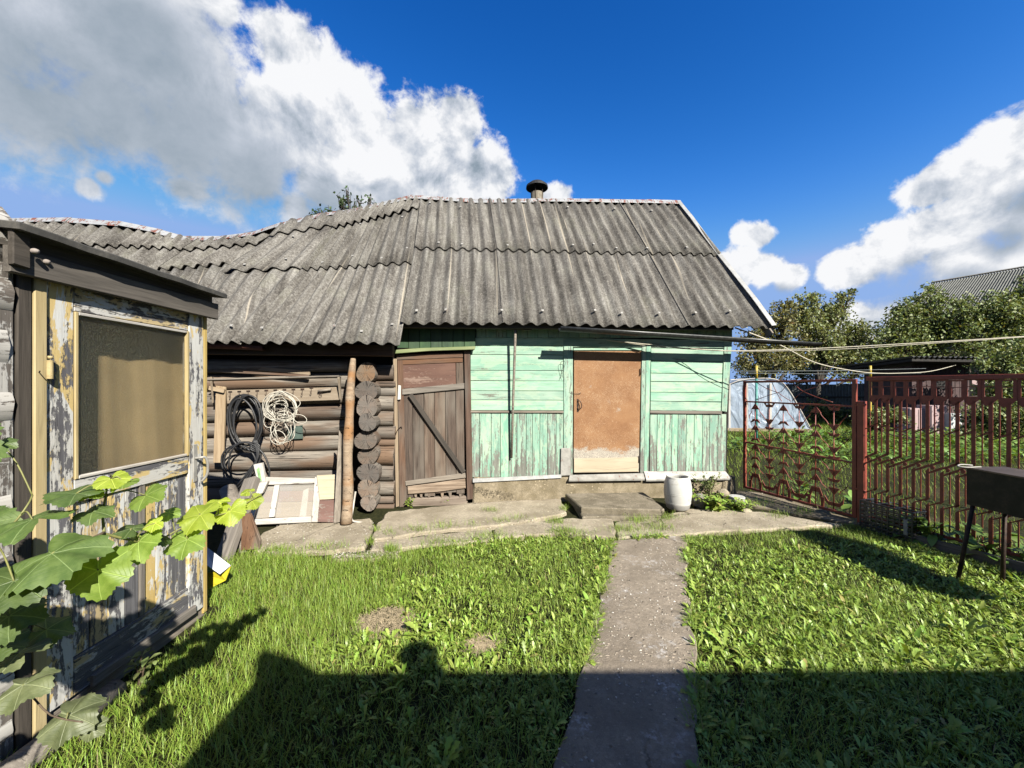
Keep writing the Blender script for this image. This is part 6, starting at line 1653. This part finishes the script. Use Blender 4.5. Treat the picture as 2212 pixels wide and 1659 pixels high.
# dock leaves at the fence foot
for k, (a, o_) in enumerate(((F0 + .42, .08), (F0 + .62, .05), (F0 + .8, -.12), (F0 + .95, .05), (F0 + 1.15, -.1), (F0 + 1.3, .03), (F0 + .2, -.12), (F0 - .9, -.25), (F0 - .3, -.2), (F0 + 1.5, -.15))):
    p = gpt(a, 0, o_)
    leafy('dock_plant', 'broad-leaved dock growing at the foot of the red-brown fence', p, .16, .22, 16, .13, .24, M['burdock'], wm=.26, stems=7, cat='plant', group='dock plants along the fence foot')

# meadow beyond the gate
N = 120000
y = 4.3 + rng.random(N) ** 1.5 * 16; x = rng.uniform(3.3, 5 + 1.42 * 20, N)
gx = G0.x + (y - G0.y) * GD.x / GD.y
k = (x > gx + .08) & (x < 1.42 * y + .3) & ~inside(x, y, dirt_xy)
k &= ~((np.abs(x - 8.9) < 2.0) & (y > 13.9) & (y < 19.5)) & (rng.random(N) < .35 + .9 * vnoise(x, y, .9, 31))
x, y = x[k], y[k]; pos = np.stack([x, y, np.full(len(x), -.008)], 1); sc_ = np.clip(y / 7, .8, 2.2)
V, F = blades_np(pos, rng.uniform(0, 6.28, len(x)), rng.uniform(.06, .16, len(x)) * np.clip(sc_, .8, 1.4), rng.uniform(.004, .008, len(x)) * sc_, rng.uniform(.6, 1.5, len(x)), rng.uniform(.1, 1.5, len(x)), 2)
stuff('meadow_grass', V, F, M['grass_far'], 'rough sunlit grass beyond the gate', 'grass')
# low leafy ground cover in the vegetable plot
n = 5000; yv = rng.uniform(8.0, 12.5, n); xv = rng.uniform(5, 17, n); k = (xv > G0.x + (yv - G0.y) * GD.x / GD.y + .6) & (xv < 1.4 * yv) & (vnoise(xv, yv, .7, 77) > .52)
xv, yv = xv[k], yv[k]; Ln = rng.uniform(.08, .2, len(xv))
V, F = leaves_np(np.stack([xv, yv, rng.uniform(0, .25, len(xv))], 1), rng.uniform(0, 6.28, len(xv)), Ln, Ln * .28, rng.uniform(0, 1.1, len(xv)), rng.uniform(.3, 1.4, len(xv)), plant)
stuff('vegetable_leaves', V, F, M['burdock'], 'leafy vegetable plot behind the fence', 'vegetables')

# ------------------------------------------------------------------ trees
def tree(name, label, base, blobs, n_leaf, lsize, m, trunk_r=.11, group=None, seed=0, twig=1.0):
    """blobs: (x, y, z, r) crown masses; limbs grow to each, twigs fill it, leaves sit along the twigs"""
    rs = random.Random(seed); r_ = np.random.default_rng(seed)
    base = Vector(base); t = thing(name, label, 'tree', base, group)
    top = sum((Vector(b[:3]) for b in blobs), Vector()) / len(blobs); fork = base.lerp(Vector((top.x, top.y, top.z)), .35); fork.x = base.x + (top.x - base.x) * .3; fork.y = base.y + (top.y - base.y) * .3
    lst = [tube_vf([base - UP * .1, base.lerp(fork, .5) + Vector((rs.uniform(-.06, .06), rs.uniform(-.06, .06), 0)), fork], [trunk_r * 1.2, trunk_r, trunk_r * .85], 8)]
    pts = []; wts = []
    tot = sum(b[3] ** 2 for b in blobs)
    for b in blobs:
        c = Vector(b[:3]); R_ = b[3]
        mid = fork.lerp(c, .5) + Vector((rs.uniform(-.2, .2), rs.uniform(-.2, .2), rs.uniform(-.1, .2)))
        limb = catmull([fork, mid, c], 4); lst.append(tube_vf(limb, [trunk_r * .6 - i * trunk_r * .045 for i in range(len(limb))], 6))
        nt = max(6, int(46 * R_ ** 2 / tot * len(blobs) * .5 * twig) + 5)
        for k in range(nt):
            d = Vector((rs.gauss(0, 1), rs.gauss(0, 1), rs.gauss(.25, 1))).normalized()
            e = c + Vector((d.x, d.y, d.z)) * R_ * rs.uniform(.65, 1.12)
            s = limb[rs.randint(len(limb) // 2, len(limb) - 1)]
            tw = catmull([s, s.lerp(e, .5) + Vector((rs.gauss(0, .08), rs.gauss(0, .08), rs.gauss(0, .08))) * R_, e], 3)
            lst.append(tube_vf(tw, [.02 - .0025 * i for i in range(len(tw))], 4, False))
            nl = int(n_leaf * (R_ ** 2 / tot) / nt)
            for q in range(nl):
                u_ = rs.random() ** .55; i0 = u_ * (len(tw) - 1); p = tw[int(i0)].lerp(tw[min(int(i0) + 1, len(tw) - 1)], i0 % 1)
                pts.append((p.x + rs.gauss(0, .10 * R_ + .03), p.y + rs.gauss(0, .10 * R_ + .03), p.z + rs.gauss(0, .09 * R_ + .03)))
    V, F = join(lst); part('trunk', V, F, M['bark'], t, smooth=True)
    P = np.array(pts) - np.array(base); n = len(P)
    d1 = r_.normal(size=(n, 3)); d1[:, 2] -= .35; d1 /= np.linalg.norm(d1, axis=1)[:, None]
    d2 = np.cross(d1, r_.normal(size=(n, 3)) + np.array([0, 0, .8])); d2 /= np.linalg.norm(d2, axis=1)[:, None]; d3 = np.cross(d1, d2)
    s = r_.uniform(.65, 1.3, (n, 1)) * lsize
    A = P; B = P + d1 * s * .5 + d2 * s * .30 + d3 * s * .06; Cc = P + d1 * s; Dd = P + d1 * s * .5 - d2 * s * .30 + d3 * s * .06
    V = np.stack([A, B, Cc, Dd], 1).reshape(-1, 3); F = (np.array([[0, 1, 2], [0, 2, 3]])[None] + (np.arange(n) * 4)[:, None, None]).reshape(-1, 3)
    link('crown', fast_mesh('crown', V, F, m, False), t, Matrix.Translation(base)); return t
def B(u, v, y, rpx): p = at_y(u, v, y); return (p.x, p.y, p.z, rpx / FPX * y)
GT = 'trees beyond the garden gate'
tree('apple_tree', 'loose rusty-green tree beyond the polytunnel, nearest the shed roof', (11.3, 17.0, 0), [B(1640, 740, 17, 40), B(1690, 700, 17, 42), B(1665, 780, 16.6, 40), B(1715, 760, 17, 40), B(1610, 790, 17, 34), B(1650, 700, 17.3, 26), B(1700, 665, 17.2, 20)], 9000, .13, M['tree_c'], .13, GT, 3)
tree('plum_tree', 'tall light-topped tree with upright shoots between the polytunnel and the back fence', (14.0, 17.8, 0), [B(1742, 690, 17.8, 36), B(1738, 655, 17.9, 24), B(1800, 680, 18, 34), B(1822, 645, 18, 20), B(1780, 740, 17.6, 44), B(1840, 720, 17.8, 36), B(1760, 640, 18, 12), B(1836, 630, 18, 10)], 9500, .13, M['tree_a'], .12, GT, 4)
tree('apple_tree', 'dark apple tree behind the grey corrugated fence', (16.0, 21, 0), [B(1770, 775, 20.6, 44), B(1830, 770, 20.6, 46), B(1880, 740, 20.6, 40), B(1720, 800, 20.4, 36), B(1890, 790, 20.4, 36)], 7500, .15, M['tree_a'], .13, GT, 5)
tree('pear_tree', 'broad dense tree before the neighbour house, left of its gable', (17.4, 16.4, 0), [B(1950, 700, 16.5, 46), B(1930, 740, 16.4, 44), B(1990, 740, 16.4, 50), B(1990, 680, 16.6, 44), B(1960, 660, 16.7, 26), B(2030, 710, 16.4, 46), B(1900, 770, 16.3, 34), B(2010, 640, 16.6, 26)], 12000, .125, M['tree_b'], .15, GT, 6)
tree('pear_tree', 'large leafy tree hiding most of the neighbour roof', (20.0, 15.6, 0), [B(2070, 700, 15.8, 52), B(2130, 690, 15.6, 56), B(2190, 690, 15.4, 56), B(2060, 662, 15.8, 32), B(2150, 656, 15.6, 36), B(2215, 636, 15.4, 40), B(2100, 750, 15.4, 46), B(2180, 750, 15.2, 52), B(2250, 720, 15.2, 56), B(2208, 600, 15.4, 12)], 15000, .12, M['tree_b'], .17, GT, 7)
tree('currant_bush', 'leafy bush beside the pinkish side of the dark shed', (17.4, 12.4, 0), [B(2150, 800, 12.4, 48), B(2210, 790, 12.2, 56), B(2180, 850, 12.0, 50), B(2240, 860, 11.8, 50)], 8000, .10, M['tree_b'], .06, 'bushes behind the fence', 8, 1.3)
tree('currant_bush', 'dark low bush in front of the pinkish cupboards', (10.5, 9.6, 0), [B(1890, 905, 11.0, 22), B(1925, 900, 11.0, 20), B(1860, 915, 11.2, 18)], 2600, .08, M['tree_b'], .03, 'bushes behind the fence', 9, 1.3)
tree('currant_bush', 'bush under the back fence beside the polytunnel end', (12.6, 18.2, 0), [B(1770, 885, 17.6, 24), B(1800, 890, 17.4, 22), B(1830, 895, 17.4, 20)], 2600, .10, M['tree_b'], .03, 'bushes behind the fence', 10, 1.3)
tree('currant_bush', 'bush at the garden edge right of the white cabinet', (14.6, 10.6, 0), [B(2110, 900, 10.8, 36), B(2160, 905, 10.6, 38), B(2215, 910, 10.4, 44), B(2095, 930, 10.8, 24)], 5200, .085, M['tree_b'], .04, 'bushes behind the fence', 12, 1.3)
# thin sapling showing above the sagging ridge
sp = (-3.9, 9.3, 0)
tree('sapling', 'thin sapling rising behind the sagging roof ridge', sp, [B(690, 462, 9.3, 16), B(715, 455, 9.3, 14), B(740, 430, 9.3, 14), B(752, 415, 9.3, 9), B(775, 440, 9.3, 14), B(800, 432, 9.3, 12), B(670, 465, 9.3, 9)], 420, .10, M['sapling'], .035, None, 15, .35)

# ------------------------------------------------------------------ grape vine in the left foreground
vine = thing('grape_vine', 'grape vine with large leaves climbing beside the porch door', 'vine', (-1.62, .95, 0))
def leaf_mesh(seed, curl, wavy):
    rs = random.Random(seed); n = 60; rings = [.0, .35, .68, 1.0]
    lob = [(0, .24, .40), (1.10, .18, .36), (-1.10, .18, .36), (2.05, .14, .40), (-2.05, .14, .40)]
    ph = rs.uniform(0, 6.28); V = [(0, 0, 0)]; F = []
    for ri, rr in enumerate(rings[1:]):
        for k in range(n):
            a = -math.pi + 2 * math.pi * k / n
            r0 = .76
            for (t0, hgt, wd) in lob: r0 += hgt * math.exp(-((a - t0) / wd) ** 2) * rs.uniform(.97, 1.03)
            r0 *= 1 - .58 * math.exp(-((abs(a) - math.pi) / .30) ** 2)
            if ri == 2: r0 *= 1 + (.045 if k % 2 else -.035) + rs.uniform(-.012, .012)
            r = r0 * rr; x_, y_ = r * math.cos(a), r * math.sin(a)
            z_ = -curl * r * r * (.5 + .5 * rs.uniform(.9, 1.1)) + wavy * rr * rr * math.sin(5 * a + ph) * .09 + .05 * wavy * rr * math.cos(2 * a + ph) + .04 * abs(math.sin(3 * a)) * rr * (1 - rr * .3)
            V.append((x_, y_, z_))
    for k in range(n): F.append([0, 1 + k, 1 + (k + 1) % n])
    for ri in range(2):
        for k in range(n):
            a = 1 + ri * n + k; b = 1 + ri * n + (k + 1) % n; F.append([a, a + n, b + n, b])
    return V, F
canes = {
    'main': [Vector((-1.62, .95, 0)), Vector((-1.60, .96, .40)), Vector((-1.45, .96, .85)), at_y(-20, 1290, .93), at_y(150, 1190, .93), at_y(210, 1158, .95), at_y(225, 1150, .97)],
    'up': [at_y(225, 1150, .97), at_y(222, 1110, .98), at_y(228, 1075, .98), at_y(232, 1050, .97), at_y(240, 1035, .97)],
    'right': [at_y(222, 1152, .97), at_y(280, 1166, 1.02), at_y(330, 1172, 1.08), at_y(390, 1142, 1.14), at_y(450, 1118, 1.2), at_y(500, 1105, 1.26), at_y(535, 1085, 1.3), at_y(565, 1068, 1.32)],
    'low': [Vector((-1.61, .96, .2)), Vector((-1.45, 1.02, .5)), at_y(20, 1490, 1.0), at_y(110, 1545, 1.0), at_y(180, 1560, 1.02)],
    'left': [Vector((-1.5, .97, .7)), at_y(-60, 1300, .86), at_y(-40, 1200, .84), at_y(30, 1130, .86), at_y(60, 1090, .88), at_y(70, 1070, .90)],
}
canes['near'] = [Vector((-1.60, .96, .40)), Vector((-1.5, .85, .9)), Vector((-1.36, .76, 1.25)), Vector((-1.26, .70, 1.5))]
allp = []
for nm, P in canes.items():
    Q = catmull(P, 5); allp += Q
    r0 = .0075 if nm == 'main' else .0034
    tube('cane', Q, [max(.0018, r0 * (1 - .6 * i / len(Q))) for i in range(len(Q))], M['cane_dark'] if nm in ('main', 'low') else M['cane'], vine, 7)
def leaf(u, v, y, size, nrm, tip, mkey, seed, curl=.18, wavy=1.0):
    """size = half width in metres; tip = direction the leaf points"""
    V, F = leaf_mesh(seed, curl, wavy)
    nrm = Vector(nrm).normalized(); tip = Vector(tip)
    c = at_y(u, v, y); Mx = frame(tip - nrm * tip.dot(nrm), nrm, c)
    size *= .9; V = [(a * size, b * size, d * size) for a, b, d in V]
    o = part('leaf', V, F, M[mkey], vine, Mx, smooth=True)
    q = min(allp, key=lambda p: (p - c).length)
    mid = (q + c) / 2 + UP * .012
    tube('stalk', catmull([q, mid, c], 4), .0016, M['cane'], vine, 5)
    return o
leaf(112, 1196, .84, .104, (-.05, -.40, .90), (.9, -.3, -.35), 'vine_dark', 1, .34, 1.5)          # big leaf, dark colour stands in for the shadow across it
leaf(70, 1122, .86, .085, (-.1, -.22, .95), (-.9, .2, -.15), 'vine_dark', 2, .25)
leaf(165, 1066, .92, .070, (.1, -.12, .98), (-1, -.1, -.12), 'vine_dark', 3, .15)
leaf(30, 1255, .80, .085, (.2, -.35, .9), (-.6, -.5, -.4), 'vine_dark', 4, .3)
leaf(212, 1232, .90, .078, (.35, -.86, .25), (.15, -.1, -1), 'vine_green', 5, .15)           # hanging, seen from outside
leaf(205, 1058, .96, .042, (.1, -.35, .93), (-.8, -.3, .1), 'vine_green', 6, .2)
leaf(240, 1034, .97, .044, (.2, -.4, .9), (.4, -.4, .3), 'vine_bright', 7, .2)
leaf(268, 1044, .98, .036, (-.1, -.3, .9), (.9, .1, .0), 'vine_green', 8, .2)
leaf(315, 1070, 1.02, .056, (-.15, -.55, .8), (.9, -.2, -.2), 'vine_green', 9, .2)
leaf(200, 1105, .95, .05, (.1, -.3, .95), (.9, .1, -.1), 'vine_dark', 10, .25)
leaf(285, 1142, 1.03, .046, (.2, -.2, .95), (-.9, .2, -.2), 'vine_dark', 11, .3)
leaf(300, 1170, 1.04, .066, (-.1, -.75, .6), (.4, -.2, -.8), 'vine_green', 12, .25)
leaf(340, 1155, 1.10, .050, (.4, .2, .85), (.5, -.3, -.6), 'vine_dark', 13, .4)
leaf(405, 1165, 1.14, .068, (.05, -.6, .8), (-.7, -.4, -.5), 'vine_green', 14, .2)
leaf(433, 1112, 1.17, .070, (.1, -.55, .8), (-.9, -.2, -.25), 'vine_bright', 15, .22)
leaf(497, 1103, 1.25, .058, (.1, -.8, .55), (.3, -.2, -.9), 'vine_bright', 16, .2)
leaf(470, 1085, 1.24, .045, (.1, -.2, .95), (-.9, .1, .05), 'vine_bright', 17, .2)
leaf(545, 1082, 1.31, .040, (.1, -.7, .65), (.6, -.2, -.7), 'vine_bright', 18, .2)
leaf(535, 1062, 1.31, .026, (.1, -.4, .9), (-.9, .1, .2), 'vine_bright', 19, .2)
leaf(365, 1108, 1.12, .034, (.2, -.4, .8), (.7, -.2, .4), 'vine_green', 20, .2)
leaf(335, 1130, 1.05, .03, (.1, -.6, .7), (-.6, -.2, -.5), 'vine_bright', 21, .2)
leaf(150, 1545, 1.02, .075, (.15, -.45, .8), (.9, -.1, -.1), 'vine_grey', 22, .40, 1.6)
leaf(50, 1480, .96, .070, (.0, -.3, .95), (.8, .1, -.2), 'vine_grey', 23, .3, 1.4)
leaf(40, 1412, .94, .065, (.05, -.14, .99), (-.9, .1, .1), 'vine_grey', 24, .15, 1.2)
leaf(-5, 1395, .90, .06, (.1, -.3, .9), (.8, .1, .1), 'vine_dark', 25, .2)
leaf(5, 958, .90, .030, (.3, -.5, .8), (.9, .0, .1), 'vine_dark', 26, .2)
leaf(200, 1572, 1.04, .035, (.3, -.7, .6), (.8, -.1, -.4), 'vine_grey', 27, .3)
leaf(100, 1360, 1.0, .06, (.3, -.3, .9), (.7, .4, -.3), 'vine_dark', 30, .3)
leaf(20, 1330, .88, .07, (.2, -.5, .8), (.4, -.2, -.8), 'vine_dark', 31, .3)
# the bulk of the vine hangs left of the porch post and shades the foot of the door
for k in range(40):
    rs = random.Random(900 + k)
    p = Vector((-1.66 + rs.uniform(-.16, .16), 1.02 + rs.uniform(-.22, .24), 1.0 + rs.uniform(-.35, .45)))
    y_ = p.y; u_ = CU + p.x / y_ * FPX; v_ = CV - (p.z - CAM_H) / y_ * FPX
    if k >= 18: p = Vector((-1.27 + rs.uniform(-.12, .10), .72 + rs.uniform(-.14, .14), 1.33 + rs.uniform(-.22, .22))); y_ = p.y; u_ = CU + p.x / y_ * FPX; v_ = CV - (p.z - CAM_H) / y_ * FPX
    if u_ > -70: continue
    leaf(u_, v_, y_, rs.uniform(.07, .11), (rs.uniform(-.2, .5), rs.uniform(-.7, -.1), rs.uniform(.4, .9)), (rs.uniform(-.6, .9), rs.uniform(-.5, .2), rs.uniform(-.7, .1)), rs.choice(['vine_dark', 'vine_green', 'vine_grey']), 60 + k, .25)
bpy.context.view_layer.update()
